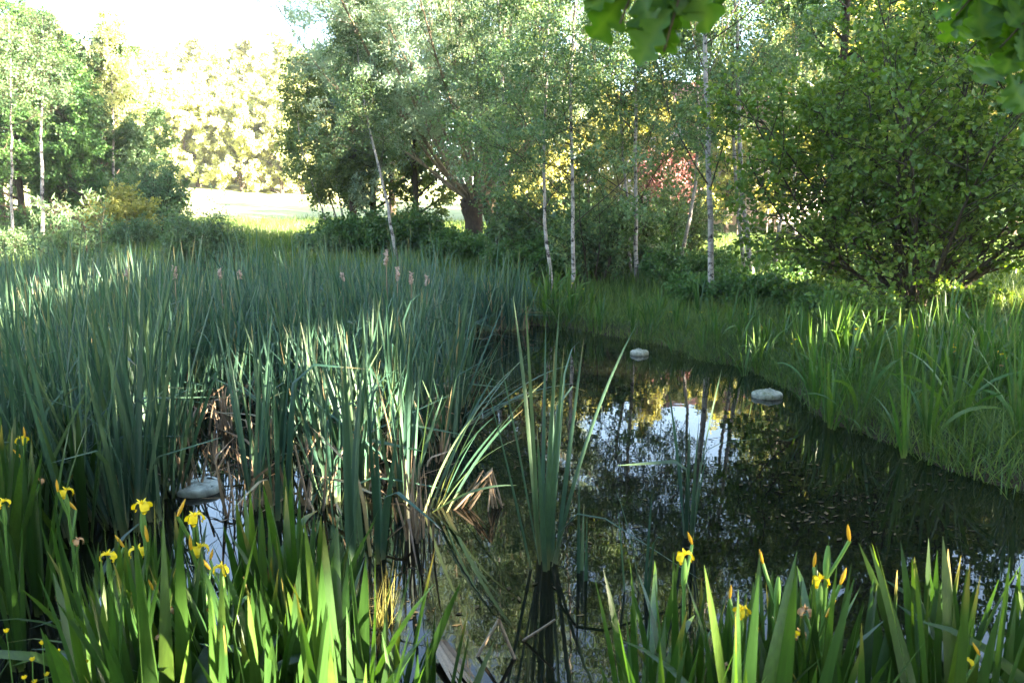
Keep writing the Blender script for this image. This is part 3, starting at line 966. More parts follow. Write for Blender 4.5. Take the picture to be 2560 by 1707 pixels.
for k, (px, Yd, s) in enumerate(bk):
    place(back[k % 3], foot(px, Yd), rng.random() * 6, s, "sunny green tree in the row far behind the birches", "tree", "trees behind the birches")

# trees to the right of the view that shade the pond in the low sun; gaps in their crowns let single beams through
hx, hy = math.sin(SUN_AZ), math.cos(SUN_AZ)
qx, qy = -hy, hx                                   # horizontal direction across the light
Sv = np.array(S)
Qv = np.array([qx, qy, 0.0]); Wv = np.cross(Sv, Qv)
Wv = Wv if Wv[2] > 0 else -Wv
BEAMS = [((-0.92, 2.6, 0.52), .24, .28), ((-1.30, 2.5, 0.48), .14, .24), (at(1000, 990, 6.3), .34, .30), (at(870, 1200, 5.6), .24, .40), (at(1045, 1160, 5.8), .2, .2),
         (at(740, 870, 7.3), .4, .12), (at(930, 790, 8.0), .16, .1), (at(150, 690, 9.0), .5, .16), (at(40, 760, 7.5), .35, .14), (at(330, 660, 10.5), .5, .14),
         (at(2300, 765, 8.6), .7, .22), (at(1760, 1500, 2.4), .09, .22), (at(2155, 1560, 2.3), .1, .2), (at(2075, 1430, 2.4), .15, .2), (at(1920, 690, 18.0), 1.8, .35),
         (at(2305, 735, 12.5), .4, .3), (at(2450, 750, 13.0), 1.0, .16), (at(2150, 760, 12.0), .4, .15), (at(1245, 540, 27.0), .5, .6), (at(950, 1500, 3.9), .2, .25), (at(2520, 720, 15.0), 1.2, .2),
         (at(1000, 250, 24.0), 1.2, .5)]


def cull(geo, off, first=0):
    """open the gaps: drop the leaves and side branches that stand in the way of a beam"""
    off = np.asarray(off); n0 = 0
    for i in range(len(geo.f)):
        v = geo.v[i]; f = geo.f[i]
        if i >= first:
            cen = v[f - n0].mean(1) + off
            keep = np.ones(len(f), bool)
            for t_, ru, rw in BEAMS:
                d = cen - np.asarray(t_)
                keep &= ((d @ Qv) / (1.25 * ru)) ** 2 + ((d @ Wv) / (1.25 * rw)) ** 2 > 1 + 0.25 * rng.normal(size=len(f))
            geo.f[i] = f[keep]; geo.m[i] = geo.m[i][keep]
        n0 += len(v)


def across(u, s):
    return (qx * u + hx * s, qy * u + hy * s)


def grove_tree(u, s_, kind, h, rad, label, group, **kw):
    x, y = across(u, s_)
    b = np.array([x, y, g1(x, y)])
    w, l = broad_geo(h, rad, **kw)
    cull(l, b); cull(w, b, 1)
    finish_tree("shade_tree", label, "tree", b, w, l, M['bark'], M['broad'], group)


for k in range(12):
    grove_tree(-4.0 + 2.15 * k + rng.normal(0, 0.2), 15.5 + 1.5 * rng.random(), 0, rng.uniform(5.2, 6.4), 2.2, "lower tree of the grove to the right of the pond, outside the photo",
               "low trees right of the pond", n1=18, n2=8, n3=5, nleaf=18, L=0.19, W=0.14, cb=0.05, r=0.12)
for u, s_, h in [(-4, 19.5, 14), (0.5, 20, 13.5), (4.6, 19.5, 14), (9.0, 20, 14), (13.2, 19.5, 13), (17.0, 20.5, 13), (21.4, 19.5, 14), (21.6, 14.5, 14.5), (24.5, 17, 13), (2.5, 25, 14), (7, 26, 14), (11.5, 25, 14), (-2, 25, 15), (15.5, 26, 13)]:
    grove_tree(u, s_, 1, h, 3.6, "tall tree of the grove to the right of the pond, outside the photo", "tall trees right of the pond",
               n1=28, n2=9, n3=5, nleaf=17, L=0.24, W=0.18, cb=0.28, r=0.24)


for x, y, h in [(-7.5, -8.5, 12), (-1.5, -11, 13), (-14, -6, 11), (5.5, -10, 12)]:  # unseen trees, added to block skylight from behind the camera
    w, l = broad_geo(h, 4.2, n1=26, n2=9, n3=5, nleaf=15, L=0.24, W=0.18, cb=0.16, r=0.24)
    b_ = np.array([x, y, g1(x, y)]); cull(l, b_); cull(w, b_, 1)
    finish_tree("shade_tree", "unseen tree added behind the camera to block skylight", "tree", b_, w, l, M['bark'], M['broad'], "added trees behind the camera")

# ------------------------------------------------------------------ the oak over the camera
def oak_leaf(geo, base, ax, nr, L, m=0):
    K = 64
    t = np.linspace(0, 1, K)
    env = np.interp(t, [0, .04, .09, .14, .35, .6, .8, .93, 1.0], [.02, .02, .03, .22, .52, .95, .85, .55, .06])
    env = np.convolve(np.pad(env, 2, mode='edge'), np.ones(5) / 5, 'valid')
    ph = rng.uniform(3.5, 4.2); p0 = rng.random() * 0.12
    ax = ax / np.linalg.norm(ax)
    side = np.cross(ax, nr); side /= np.linalg.norm(side)
    nr = np.cross(side, ax)
    curl = rng.uniform(-0.15, 0.35); yaw = rng.normal(0, 0.12)
    mid = base + ax * (t * L)[:, None] - nr * (curl * L * t ** 2)[:, None] + side * (yaw * L * t ** 2)[:, None]
    fold = rng.uniform(0.1, 0.45)

    def edge(sg, q):
        c = np.cos(2 * math.pi * ph * (t - 0.62 - q))
        lob = 0.36 + 0.64 * np.sqrt(np.clip(0.5 + 0.5 * c, 0, 1))       # broad round lobes, narrow sinuses
        lob = np.where(t < 0.13, 1, lob)
        w = 0.36 * L * env * lob
        wave = 0.10 * w * np.sin(2 * math.pi * ph * t + sg)
        return mid + sg * side * w[:, None] + ax * (0.16 * w)[:, None] + nr * (fold * w + wave)[:, None], \
            mid + sg * side * (0.5 * w)[:, None] + ax * (0.05 * w)[:, None] + nr * (fold * 0.35 * w)[:, None]
    l_, l2 = edge(1, p0)
    r_, r2 = edge(-1, -p0)
    V = np.stack([l_, l2, mid, r2, r_], 1).reshape(-1, 3)
    b = np.arange(K - 1) * 5
    Fq = np.concatenate([np.stack([b + j, b + j + 1, b + j + 6, b + j + 5], 1) for j in range(4)])
    tone = rng.uniform(0.05, 0.75)
    C = np.zeros((K, 5, 4), np.float32)
    C[..., 0] = tone + 0.06 * np.sin(2 * math.pi * ph * 2 * t)[:, None]
    C[:, 2, 0] = min(tone + 0.5, 1)                                     # pale midrib
    C[..., 1] = t[:, None]; C[..., 3] = 1
    geo.add(V, Fq, np.clip(C.reshape(-1, 4), 0, 1), m)


oak_base = np.array([2.6, -1.4, g1(2.6, -1.4)])
oak = thing("oak_tree", "oak beside the photographer whose lobed leaves hang into the top of the photo", "tree", oak_base)
w, l = broad_geo(11.5, 5.4, n1=26, n2=9, n3=5, nleaf=26, L=0.15, W=0.10, cb=0.33, r=0.3)
cull(l, oak_base); cull(w, oak_base, 1)
w.build("trunk", M['bark'], oak); l.build("crown", M['oak'], oak, smooth=False)


def spray(twigs, nleaf, L, lo):
    wood = Geo(); todo = []
    for tw in twigs:
        q = resample([np.asarray(p) - oak_base for p in tw], 26)
        tubes(wood, q, 0.007, 0.0018, 6)
        tn = norm(np.gradient(q, axis=0))
        for k in range(nleaf):
            u = lo + (1 - lo) * (k + rng.random() * 0.6) / nleaf
            i = min(int(u * 25), 25)
            rd = rng.normal(size=3); rd -= rd.dot(tn[i]) * tn[i]; rd /= np.linalg.norm(rd)
            ax = tn[i] * rng.uniform(0.5, 1.0) + rd * rng.uniform(0.4, 1.0) + np.array([0, 0, -0.35])
            nr = np.array([0.4 * rng.normal(), -0.75 + 0.4 * rng.normal(), 0.6])
            todo.append((q[i], ax, nr, L * rng.uniform(0.75, 1.15)))
    t_ = wood.build("twig", M['bark'], oak)
    for p, ax, nr, l_ in todo:
        g_ = Geo(); oak_leaf(g_, p, ax, nr, l_)
        g_.build("leaf", M['oak'], t_)


bough = np.array([1.3, 0.55, 3.15])
spray([[bough, at(1850, -420, 1.25), at(1700, -160, 1.22), at(1610, 0, 1.2), at(1590, 90, 1.2)],
       [bough, at(1700, -350, 1.3), at(1570, -180, 1.28), at(1510, -60, 1.25), at(1480, 20, 1.25)],
       [bough, at(1860, -350, 1.2), at(1740, -140, 1.15), at(1680, 20, 1.15), at(1660, 130, 1.15)],
       [bough, at(1900, -350, 1.25), at(1800, -190, 1.2), at(1740, -70, 1.2), at(1725, 30, 1.2)],
       [bough, at(1800, -380, 1.22), at(1660, -180, 1.2), at(1570, -40, 1.18), at(1550, 60, 1.18)]], 13, 0.092, 0.86)
spray([[bough, at(2700, -300, 1.5), at(2600, -60, 1.5), at(2500, 60, 1.5), at(2420, 130, 1.5)],
       [bough, at(2800, -200, 1.6), at(2680, 20, 1.6), at(2560, 160, 1.6), at(2450, 220, 1.6)],
       [bough, at(2800, -100, 1.7), at(2720, 120, 1.7), at(2620, 220, 1.7), at(2540, 300, 1.7)],
       [bough, at(2600, -350, 1.5), at(2520, -120, 1.5), at(2450, -20, 1.5), at(2390, 40, 1.5)],
       [bough, at(2750, -150, 1.6), at(2680, 60, 1.6), at(2600, 160, 1.6), at(2550, 210, 1.6)],
       [bough, at(2700, -250, 1.45), at(2620, -20, 1.45), at(2560, 80, 1.45), at(2500, 120, 1.45)]], 14, 0.095, 0.84)
# the bough that carries the hanging sprays
bw = Geo()
tubes(bw, resample([(0, 0, 2.9), (-0.45, 0.6, 3.2), tuple(bough - oak_base + np.array([0.5, -0.6, .25])), tuple(bough - oak_base)], 12), 0.11, 0.012, 8)
bw.build("bough", M['bark'], oak)

# ------------------------------------------------------------------ cattails
def cattail_geo(n, hgt, spread=0.10, bend=0.12, kinks=0.16, wid=0.028, single_az=None):
    g = Geo()
    phi = rng.random() * math.pi
    sgn = np.where(np.arange(n) % 2 == 0, 0, math.pi)
    az = phi + sgn + rng.normal(0, 0.7, n)
    inner = np.abs(np.linspace(-1, 1, n))
    rng.shuffle(inner)
    ln = hgt * (1.05 - 0.25 * inner * rng.random(n)) * rng.uniform(0.62, 1.08, n)
    lean = 0.02 + spread * (0.2 + inner) + 0.03 * rng.normal(size=n)
    bd = bend * np.abs(rng.normal(0.6, 0.8, n)) * (0.3 + inner)
    kt = rng.uniform(0.35, 0.85, n)
    ka = np.where(rng.random(n) < kinks, rng.uniform(0.7, 1.9, n), 0)
    base = np.stack([0.018 * np.cos(az), 0.018 * np.sin(az), np.full(n, -0.25)], 1) + np.c_[0.02 * rng.normal(size=(n, 2)), np.zeros(n)]
    blades(g, base, az, ln + 0.25, wid * rng.uniform(0.75, 1.2, n), lean, bd, seg=9, prof='reed', fold=0.35,
           tint=np.where(rng.random(n) < 0.022, 1.0, np.clip(rng.normal(0.42, 0.25, n), 0, 0.84)), kink_t=kt, kink_a=ka, twist=rng.normal(0, 0.9, n))
    return g


ct_geo = [cattail_geo(int(rng.integers(7, 13)), rng.uniform(1.3, 1.6), spread=rng.uniform(0.10, 0.30), bend=rng.uniform(0.03, 0.14)) for _ in range(12)]


def bed_edge(y):
    return np.interp(y, [4.6, 5.2, 6.0, 7.0, 8.0, 10, 12, 13.3, 14.0, 15.2, 17], [-2.9, -1.1, -0.75, -0.62, -0.62, -0.85, -1.05, -1.1, 0.15, 0.55, 0.6])


cand = np.c_[rng.uniform(-13.0, 0.7, 9000), rng.uniform(4.3, 16.2, 9000)]
sdv = pond_sd(cand[:, 0], cand[:, 1])
keep = (sdv < 0.35) & (cand[:, 0] < bed_edge(cand[:, 1]) + 0.12 * rng.normal(size=len(cand)))
dens = np.interp(cand[:, 1], [4.3, 5.5, 7.0, 8.5, 16], [0.30, 0.33, 0.5, 0.85, 0.85])
# an open pool with only broken stubs in it
px_ = 1280 + cand[:, 0] / cand[:, 1] * F_PX
gap = ((px_ > 385) & (px_ < 740) & (cand[:, 1] < 8.3)) | ((px_ > 720) & (px_ < 790) & (cand[:, 1] < 6.0))
dens = np.where(gap, 0.06, dens)
dens = np.where((px_ < 380) & (cand[:, 1] < 7.5), 0.62, dens)
dens = np.where((px_ > 425) & (px_ < 575) & (cand[:, 1] < 6.3), 0.0, dens)
keep &= rng.random(len(cand)) < dens
cand = cand[keep]
acc = []                                  # thin out to a minimum spacing
cell = {}
for p in cand:
    kx, ky = int(p[0] / 0.2), int(p[1] / 0.2)
    ok = True
    for a in (-1, 0, 1):
        for b in (-1, 0, 1):
            for q in cell.get((kx + a, ky + b), ()):
                if (q[0] - p[0]) ** 2 + (q[1] - p[1]) ** 2 < 0.13 ** 2:
                    ok = False
    if ok:
        cell.setdefault((kx, ky), []).append(p); acc.append(p)
cand = np.array(acc)
vis = np.abs(cand[:, 0]) < 0.66 * cand[:, 1] + 0.5
cand = cand[vis]
order = np.argsort(cand[:, 1] + 0.35 * np.abs(cand[:, 0]))
cand = cand[order]
ct_protos = []
for g in ct_geo:
    ct_protos.append(g.build("cattail", M['cattail']))
NI = 285
for k, (x, y) in enumerate(cand[:NI]):
    px = 1280 + x / y * F_PX
    near = 1.12 if (px < 400 and y < 7) else 1.0
    hs = near * rng.choice([rng.uniform(0.6, 0.95), rng.uniform(0.85, 1.18)]) * (0.80 if px > 1000 else 0.92 if px > 760 else 1.0)
    z = max(-0.02, g1(x, y) if pond_sd([x], [y])[0] > 0 else -0.02)
    place(ct_protos[k % 12], (x, y, z), rng.random() * 6.28, (1, 1, hs),
          "blue-green cattail in the front of the dense reed bed on the left", "cattail", "cattails in front of the reed bed",
          tilt=(rng.normal(0, 0.09), rng.normal(0, 0.09)))
mass = Geo()
arrs = [g.arrays() for g in ct_geo]
for k, (x, y) in enumerate(cand[NI:]):
    v_, f_, c_, m_ = arrs[int(rng.integers(0, 12))]
    a = rng.random() * 6.28
    hs = rng.choice([rng.uniform(0.6, 0.9), rng.uniform(0.8, 1.14)]) * (0.9 if x > -1.2 else 1.0)
    w = np.stack([v_[:, 0] * math.cos(a) - v_[:, 1] * math.sin(a), v_[:, 0] * math.sin(a) + v_[:, 1] * math.cos(a), v_[:, 2] * hs], 1)
    w[:, 0] += w[:, 2] * rng.normal(0, 0.10); w[:, 1] += w[:, 2] * rng.normal(0, 0.10)
    c2 = c_.copy(); c2[:, 0] = np.where(c2[:, 0] > 0.95, 1, np.clip(c2[:, 0] + rng.normal(0, 0.15), 0, 0.84))
    mass.add(w + np.array([x, y, -0.02]), f_, c2)
if mass.n:
    tag(mass.build("cattail_bed", M['cattail']), "blue-green mass of cattails filling the back of the pond", "reed bed", kind="stuff")

# cattails that stand out
def special_cattail(label, px, py, n, h, **kw):
    p = gp(px, py)
    g = cattail_geo(n, h, **kw)
    o = g.build("cattail", M['cattail'])
    o.location = p
    return tag(o, label, "cattail")


special_cattail("lone cattail with tall straight leaves standing in open water in the middle of the pond", 1362, 1412, 15, 1.55, spread=0.17, bend=0.12, kinks=0.25, wid=0.026)
g = Geo()
PI = math.pi
blades(g, np.c_[0.02 * rng.normal(size=(8, 2)), np.full(8, -0.2)], [0.1, PI - .1, PI + .15, -0.1, 1.4, PI, 0.2, -1.5], [1.30, 1.15, 1.12, 1.18, 0.9, 0.8, 0.75, 1.0],
       [0.036, 0.034, 0.038, 0.034, 0.028, 0.03, 0.026, 0.03], [0.10, 0.09, 0.04, 0.05, 0.05, 0.05, 0.10, 0.04], [0.12, 0.1, 0.02, 0.02, 0.1, 0.05, 0.1, 0.1], seg=12, prof='reed', fold=0.3,
       kink_t=np.array([.5, .5, .60, .66, .5, .5, .5, .5]), kink_a=np.array([0, 0, 1.55, 1.35, 0, 0, 0, 0]), twist=rng.normal(0, .5, 8), tint=[.6, .4, .7, .6, .3, .3, .5, .4])
o = g.build("cattail", M['cattail']); o.location = gp(1722, 1345)
tag(o, "cattail with one leaf bent flat to the left, right of the lone middle cattail", "cattail")
special_cattail("thin young cattail close right of the lone middle cattail", 1458, 1440, 3, 0.62, spread=0.12, kinks=0, wid=0.02)
special_cattail("thin cattail between the lone one and the one with the bent leaf", 1600, 1480, 4, 0.72, spread=0.12, kinks=0.2, wid=0.022)
special_cattail("front cattail with a pale sunlit foot near the folded dead stalks", 945, 1395, 8, 1.3, spread=0.09, wid=0.030)
special_cattail("slim cattail at the left edge of the open water, pale at the foot", 872, 1465, 5, 1.45, spread=0.06, wid=0.028)
special_cattail("upright cattail just behind the bundle of dead stalks", 1020, 1255, 9, 1.35, spread=0.10, wid=0.030)
for k, (px, py, h) in enumerate([(60, 1330, 1.6), (120, 1290, 1.7), (190, 1350, 1.55), (250, 1300, 1.75), (330, 1340, 1.85), (365, 1290, 1.5), (20, 1250, 1.5), (300, 1240, 1.6), (160, 1230, 1.6)]):
    special_cattail("tall broad-leaved cattail at the left front of the reed bed, beside the irises", px, py, 9, h, spread=0.18, bend=0.08, kinks=0.15, wid=0.032)["group"] = "tall cattails at the left front"
# the plant that has fallen over to the right
fg = Geo()
nl = 12
blades(fg, np.c_[0.05 * rng.normal(size=nl), 0.05 * rng.normal(size=nl), np.full(nl, -0.1)], rng.normal(0.05, 0.35, nl), rng.uniform(0.8, 1.45, nl),
       np.full(nl, 0.028), rng.uniform(0.25, 0.9, nl), rng.uniform(0.1, 0.8, nl), seg=10, prof='reed', fold=0.35, twist=rng.normal(0, 0.6, nl))
o = fg.build("cattail", M['cattail']); o.location = gp(1075, 1270)
tag(o, "cattail fallen over to the right with leaves arching low over the water", "cattail")
fg = Geo()
nl = 7
blades(fg, np.c_[0.05 * rng.normal(size=nl), 0.05 * rng.normal(size=nl), np.full(nl, -0.1)], rng.normal(0.1, 0.2, nl), rng.uniform(0.9, 1.5, nl),
       np.full(nl, 0.028), rng.uniform(0.7, 1.0, nl), rng.uniform(0.4, 0.8, nl), seg=10, prof='reed', fold=0.35, twist=rng.normal(0, 0.5, nl))
o = fg.build("cattail", M['cattail']); o.location = gp(1150, 1060)
tag(o, "cattail lying almost flat over the water behind the fallen one", "cattail")

# old seed heads
heads = [(965, 645, 46, 8.2, "tallest ragged seed head of four by the willow"), (993, 685, 42, 8.0, "pale seed head just below and right of the tallest one"),
         (1028, 697, 34, 8.2, "pale seed head third from left of four by the willow"), (1068, 703, 26, 8.6, "smallest and rightmost pale seed head above the reeds"),
         (320, 683, 34, 8.4, "leftmost pale seed head above the reeds on the left"), (437, 681, 32, 8.4, "round pale seed head second from the left above the reeds"),
         (551, 683, 30, 8.6, "slim pale seed head in front of the round grey shrub"), (598, 687, 24, 8.8, "small pale seed head just right of the round grey shrub"),
         (857, 692, 24, 8.8, "thin leaning seed head left of the tallest one")]
for px, py, hp, Yd, lb in heads:
    Yd += 1.5; hp *= 0.85
    p = at(px, py, Yd)
    L = hp * Yd / F_PX
    t = thing("old_cattail_stalk", "old stalk with the " + lb, "cattail stalk", (p[0], Yd, -0.1))
    g = Geo()
    q = np.array([(0.03 * rng.normal(), 0, 0), (0.02 * rng.normal(), 0, p[2] * 0.5), (0, 0, p[2] + 0.1)])
    tubes(g, resample(q, 8), 0.007, 0.005, 6, tint=0.6)
    g.build("stalk", M['dead'], t)
    K = 16
    tt = np.linspace(0, 1, K)
    hd = np.stack([0.012 * np.sin(tt * 5 + rng.random() * 6), 0.01 * np.cos(tt * 4), p[2] + 0.1 - L / 2 + tt * L], 1)
    pr = (np.sin(math.pi * np.clip(tt * 0.9 + 0.08, 0, 1)) ** 0.5) * (1 + 0.35 * rng.normal(size=K)) * (1 + 0.5 * (rng.random(K) < 0.2))
    g = Geo()
    tubes(g, hd, 0.022, 0.017, 12, prof=np.clip(pr, 0.15, 1.6))
    # loose tufts
    for _ in range(26):
        u = rng.random(); c0 = np.array([0, 0, p[2] + 0.1 - L / 2 + u * L]); a = rng.random() * 6.28
        r_ = np.array([math.cos(a), math.sin(a), rng.normal(0, .5)])
        tubes(g, np.array([c0 + r_ * 0.010, c0 + r_ * 0.020, c0 + r_ * (0.026 + 0.014 * rng.random())]), 0.010, 0.003, 5)
    g.build("seed_head", M['fluff'], t)

# ------------------------------------------------------------------ dead stalks
def dead_geo(n, h, spread=0.2, kink=0.5, rad=0.05, wid=0.016):
    g = Geo()
    az = rng.random(n) * 6.28
    base = np.c_[rad * rng.normal(size=(n, 2)), np.full(n, -0.15)]
    kt = rng.uniform(0.3, 0.8, n); ka = np.where(rng.random(n) < kink, rng.uniform(0.8, 2.6, n), 0)
    blades(g, base, az, h * rng.uniform(0.4, 1.1, n) + 0.15, wid * rng.uniform(0.6, 1.5, n), np.abs(rng.normal(0, spread, n)), rng.normal(0, 0.12, n), seg=9, prof='stub'
           if False else 'reed', fold=0.6, tipdry=0, kink_t=kt, kink_a=ka, twist=rng.normal(0, 1.2, n))
    ns = max(2, n // 3)
    b = np.c_[rad * rng.normal(size=(ns, 2)), np.full(ns, -0.15)]
    tops = b + np.c_[0.10 * rng.normal(size=(ns, 2)), h * rng.uniform(0.35, 0.85, ns) + 0.15]
    tubes(g, np.stack([b, (b + tops) / 2 + 0.01 * rng.normal(size=b.shape), tops], 1), 0.010, 0.006, 6, tint=0.6)
    return g


dp = [dead_geo(int(rng.integers(6, 13)), rng.uniform(0.3, 0.6)).build("dead_reed_clump", M['dead']) for _ in range(8)]
pts = []
while len(pts) < 110:
    x = rng.uniform(-4.2, 0.4); y = rng.uniform(5.0, 15.2)
    px = 1280 + x / y * F_PX
    if y > 9 and y < 13.4 and not px > 1040: continue
    if pond_sd([x], [y])[0] > -0.1 or x > bed_edge(y) + 0.1 or px < 330: continue
    if px < 740 and y < 8 and rng.random() < 0.6: continue
    if y > 10 and rng.random() < 0.6: continue
    pts.append((x, y))
for k, (x, y) in enumerate(pts):
    place(dp[k % 8], (x, y, 0), rng.random() * 6.28, rng.uniform(0.7, 1.25), "clump of pale broken dead stalks standing in the water among the cattails", "dead reeds",
          "dead stalks among the cattails")


def special_dead(label, px, py, geo):
    o = geo.build("dead_reed_bundle", M['dead'])
    o.location = gp(px, py)
    return tag(o, label, "dead reeds")


special_dead("upright bundle of thick pale dead stalks at the front of the reed bed", 1040, 1345, dead_geo(16, 0.62, 0.08, 0.2, 0.035, 0.014))
g = Geo()
for k in range(9):
    b = np.array([0.05 * rng.normal(), 0.04 * rng.normal(), -0.02]); top = np.array([0.20 + 0.03 * rng.normal(), 0.03 * rng.normal(), 0.22 + 0.04 * rng.random()])
    e = np.array([0.26 + 0.05 * rng.normal(), 0.04 * rng.normal(), -0.02])
    tubes(g, np.array([b, b * .5 + top * .5, top, top * .55 + e * .45, e]), 0.008, 0.006, 6, tint=rng.random())
special_dead("bundle of dead stalks folded into an arch over the dark water", 1150, 1265, g)
g = Geo()
a_, b_, c_ = np.array([-0.09, 0, -0.02]), np.array([0.02, 0.02, 0.17]), np.array([0.10, -0.02, -0.02])
tubes(g, np.array([a_, (a_ + b_) / 2, b_]), 0.008, 0.008, 6, tint=0.9); tubes(g, np.array([b_, (b_ + c_) / 2, c_]), 0.009, 0.009, 6, tint=0.5)
special_dead("single dead stalk bent into a tent shape near the bottom of the photo", 1236, 1640, g)
g = Geo()
for k in range(6):
    s0 = np.array([-0.10 + 0.012 * k, 0.14 - 0.004 * k, 0.06 + 0.01 * rng.random()]); s1 = np.array([0.02 + 0.022 * k, -0.16, 0.01])
    blades(g, s0[None], [math.atan2(s1[1] - s0[1], s1[0] - s0[0])], [0.34], [0.024], [1.68], [0.05], seg=6, prof='reed', fold=0.5, tint=[rng.random()], tipdry=0)
special_dead("grey ribbed dead leaf lying folded on the water at the bottom of the photo", 1128, 1668, g)
g = Geo()
tubes(g, np.array([(-.07, .04, .0), (0, .02, .06), (.08, 0, .13)]), 0.008, 0.005, 6, tint=0.7)
special_dead("short slanted dead stalk sticking out of the water at the bottom of the photo", 1345, 1612, g)

# ------------------------------------------------------------------ irises
def iris_leaves(n, h, wid=0.032, spread=0.16, bend=0.18, droop=0.12):
    g = Geo()
    phi = rng.random() * math.pi
    az = phi + np.where(np.arange(n) % 2 == 0, 0, math.pi) + rng.normal(0, 0.45, n)
    inner = np.linspace(0.1, 1, n)
    droop = droop * 1.6
    ln = h * (1.08 - 0.42 * inner * rng.random(n))
    lean = 0.02 + spread * inner * rng.uniform(0.5, 1.2, n)
    bd = bend * np.abs(rng.normal(0.5, 0.6, n)) * (0.4 + inner)
    bd = np.where(rng.random(n) < droop, bd + rng.uniform(0.8, 1.8, n), bd)
    base = np.stack([0.03 * inner * np.cos(az), 0.03 * inner * np.sin(az), np.full(n, -0.06)], 1)
    blades(g, base, az, ln + 0.06, wid * rng.uniform(0.8, 1.2, n), lean, bd, seg=9, prof='sword', fold=0.12,
           tint=np.clip(rng.normal(0.5, 0.22, n), 0, 1), twist=rng.normal(0, 0.7, n), tipdry=(rng.random(n) < 0.2) * rng.random(n))
    return g


def petal_strip(geo, pts, wid, nr0, tint, m=0):
    """a petal along a curve, cupped across"""
    pts = resample(pts, 9)
    K = 9
    tan = norm(np.gradient(pts, axis=0))
    side = norm(np.cross(tan, nr0)); nr = np.cross(side, tan)
    t = np.linspace(0, 1, K)
    w = wid * np.sin(math.pi * (0.08 + 0.86 * t ** 1.2)) ** 0.9
    cols = []
    for u in (-1, -0.5, 0, 0.5, 1):
        cols.append(pts + side * (u * w / 2)[:, None] + nr * (0.22 * w * u * u + 0.05 * w * math.sin(3 * u) * np.sin(9 * t))[:, None])
    V = np.stack(cols, 1).reshape(-1, 3)
    Fq = []
    for i in range(K - 1):
        for j in range(4):
            a = i * 5 + j
            Fq.append((a, a + 1, a + 6, a + 5))
    C = np.zeros((K * 5, 4), np.float32); C[:, 0] = np.clip(tint + rng.normal(0, .1), 0, 1); C[:, 1] = np.repeat(t, 5); C[:, 3] = 1
    geo.add(V, Fq, C, m)


def iris_flower(s=1.0, c=(0, 0, 0), ph=0.0):
    g = Geo()
    c = np.array(c, float)
    for k in range(3):
        a = ph + k * 2.094 + rng.normal(0, 0.12)
        o = np.array([math.cos(a), math.sin(a), 0]); up = np.array([0, 0, 1.0])
        petal_strip(g, np.array([c, c + s * (0.018 * o + 0.016 * up), c + s * (0.042 * o + 0.014 * up), c + s * (0.060 * o - 0.018 * up), c + s * (0.056 * o - 0.060 * up)]),
                    0.066 * s, up, 0.5)
        petal_strip(g, np.array([c, c + s * (0.012 * o + 0.022 * up), c + s * (0.030 * o + 0.036 * up), c + s * (0.040 * o + 0.046 * up)]), 0.018 * s, up, 0.85)
        a2 = a + 1.047; o2 = np.array([math.cos(a2), math.sin(a2), 0])
        petal_strip(g, np.array([c, c + s * (0.007 * o2 + 0.02 * up), c + s * (0.013 * o2 + 0.040 * up)]), 0.012 * s, o2, 0.6)
    return g


def bud_geo(c, s=1.0, lean=(0, 0)):
    g = Geo()
    c = np.array(c, float)
    t = np.linspace(0, 1, 8)
    p = c + np.stack([lean[0] * t * 0.08 * s, lean[1] * t * 0.08 * s, t * 0.075 * s], 1)
    tubes(g, p, 0.009 * s, 0.007 * s, 7, prof=np.sin(math.pi * (0.12 + 0.84 * t)) ** 0.8)
    return g


def flowering(h, nleaf=7, flowers=1, buds=1, wilted=0, hl=0.95):
    """an iris whose top flower stands h above its foot"""
    t = thing("yellow_iris", "x", "iris", (0, 0, 0))
    iris_leaves(nleaf, h * hl).build("leaves", M['iris'], t)
    sg = Geo()
    q = resample([(0, 0, -0.05), (0.01, 0.01, h * 0.5), (0, 0, h - 0.05)], 10)
    tubes(sg, q, 0.008, 0.006, 7)
    # green spathe below the flower
    tt = np.linspace(0, 1, 8)
    tubes(sg, np.stack([0 * tt, 0 * tt, h - 0.12 + 0.11 * tt], 1), 0.013, 0.010, 7, prof=np.sin(math.pi * (0.1 + 0.8 * tt)) ** 0.7)
    off = []
    for k in range(max(flowers - 1, 0) + buds + wilted):
        a = rng.random() * 6.28
        e = np.array([0.06 * math.cos(a), 0.06 * math.sin(a), h - 0.05 - 0.13 * (k + 1) + (0.20 if k >= flowers - 1 else 0)])
        tubes(sg, resample([(0, 0, e[2] - 0.14), (e[0] * .6, e[1] * .6, e[2] - 0.06), tuple(e)], 6), 0.006, 0.006, 6)
        off.append(e)
    sg.build("flower_stem", M['stem'], t)
    if flowers:
        iris_flower(0.45, (0, 0, h), rng.random() * 6).build("flower", M['petal'], t)
    for k in range(flowers - 1):
        iris_flower(0.43, off[k], rng.random() * 6).build("flower", M['petal'], t)
    for k in range(buds):
        bud_geo(off[max(flowers - 1, 0) + k], 0.75, (rng.normal(0, .2), rng.normal(0, .2))).build("bud", M['bud'], t)
    for k in range(wilted):
        g = iris_flower(0.35, off[-1 - k] + np.array([0, 0, .02]), rng.random() * 6); g.build("wilted_flower", M['wilted'], t)
    return t


il = [iris_leaves(int(rng.integers(5, 9)), rng.uniform(0.82, 1.0), wid=rng.uniform(0.040, 0.056), spread=0.24, bend=0.25) for _ in range(9)]
ip = [g.build("iris", M['iris']) for g in il]
ipb = [iris_leaves(int(rng.integers(6, 11)), rng.uniform(0.8, 1.0), wid=rng.uniform(0.026, 0.036), spread=0.24, bend=0.3, droop=0.2).build("iris", M['brightiris']) for _ in range(9)]
fl = [flowering(0.95), flowering(0.95, buds=2, wilted=1), flowering(0.95, flowers=2, buds=1)]


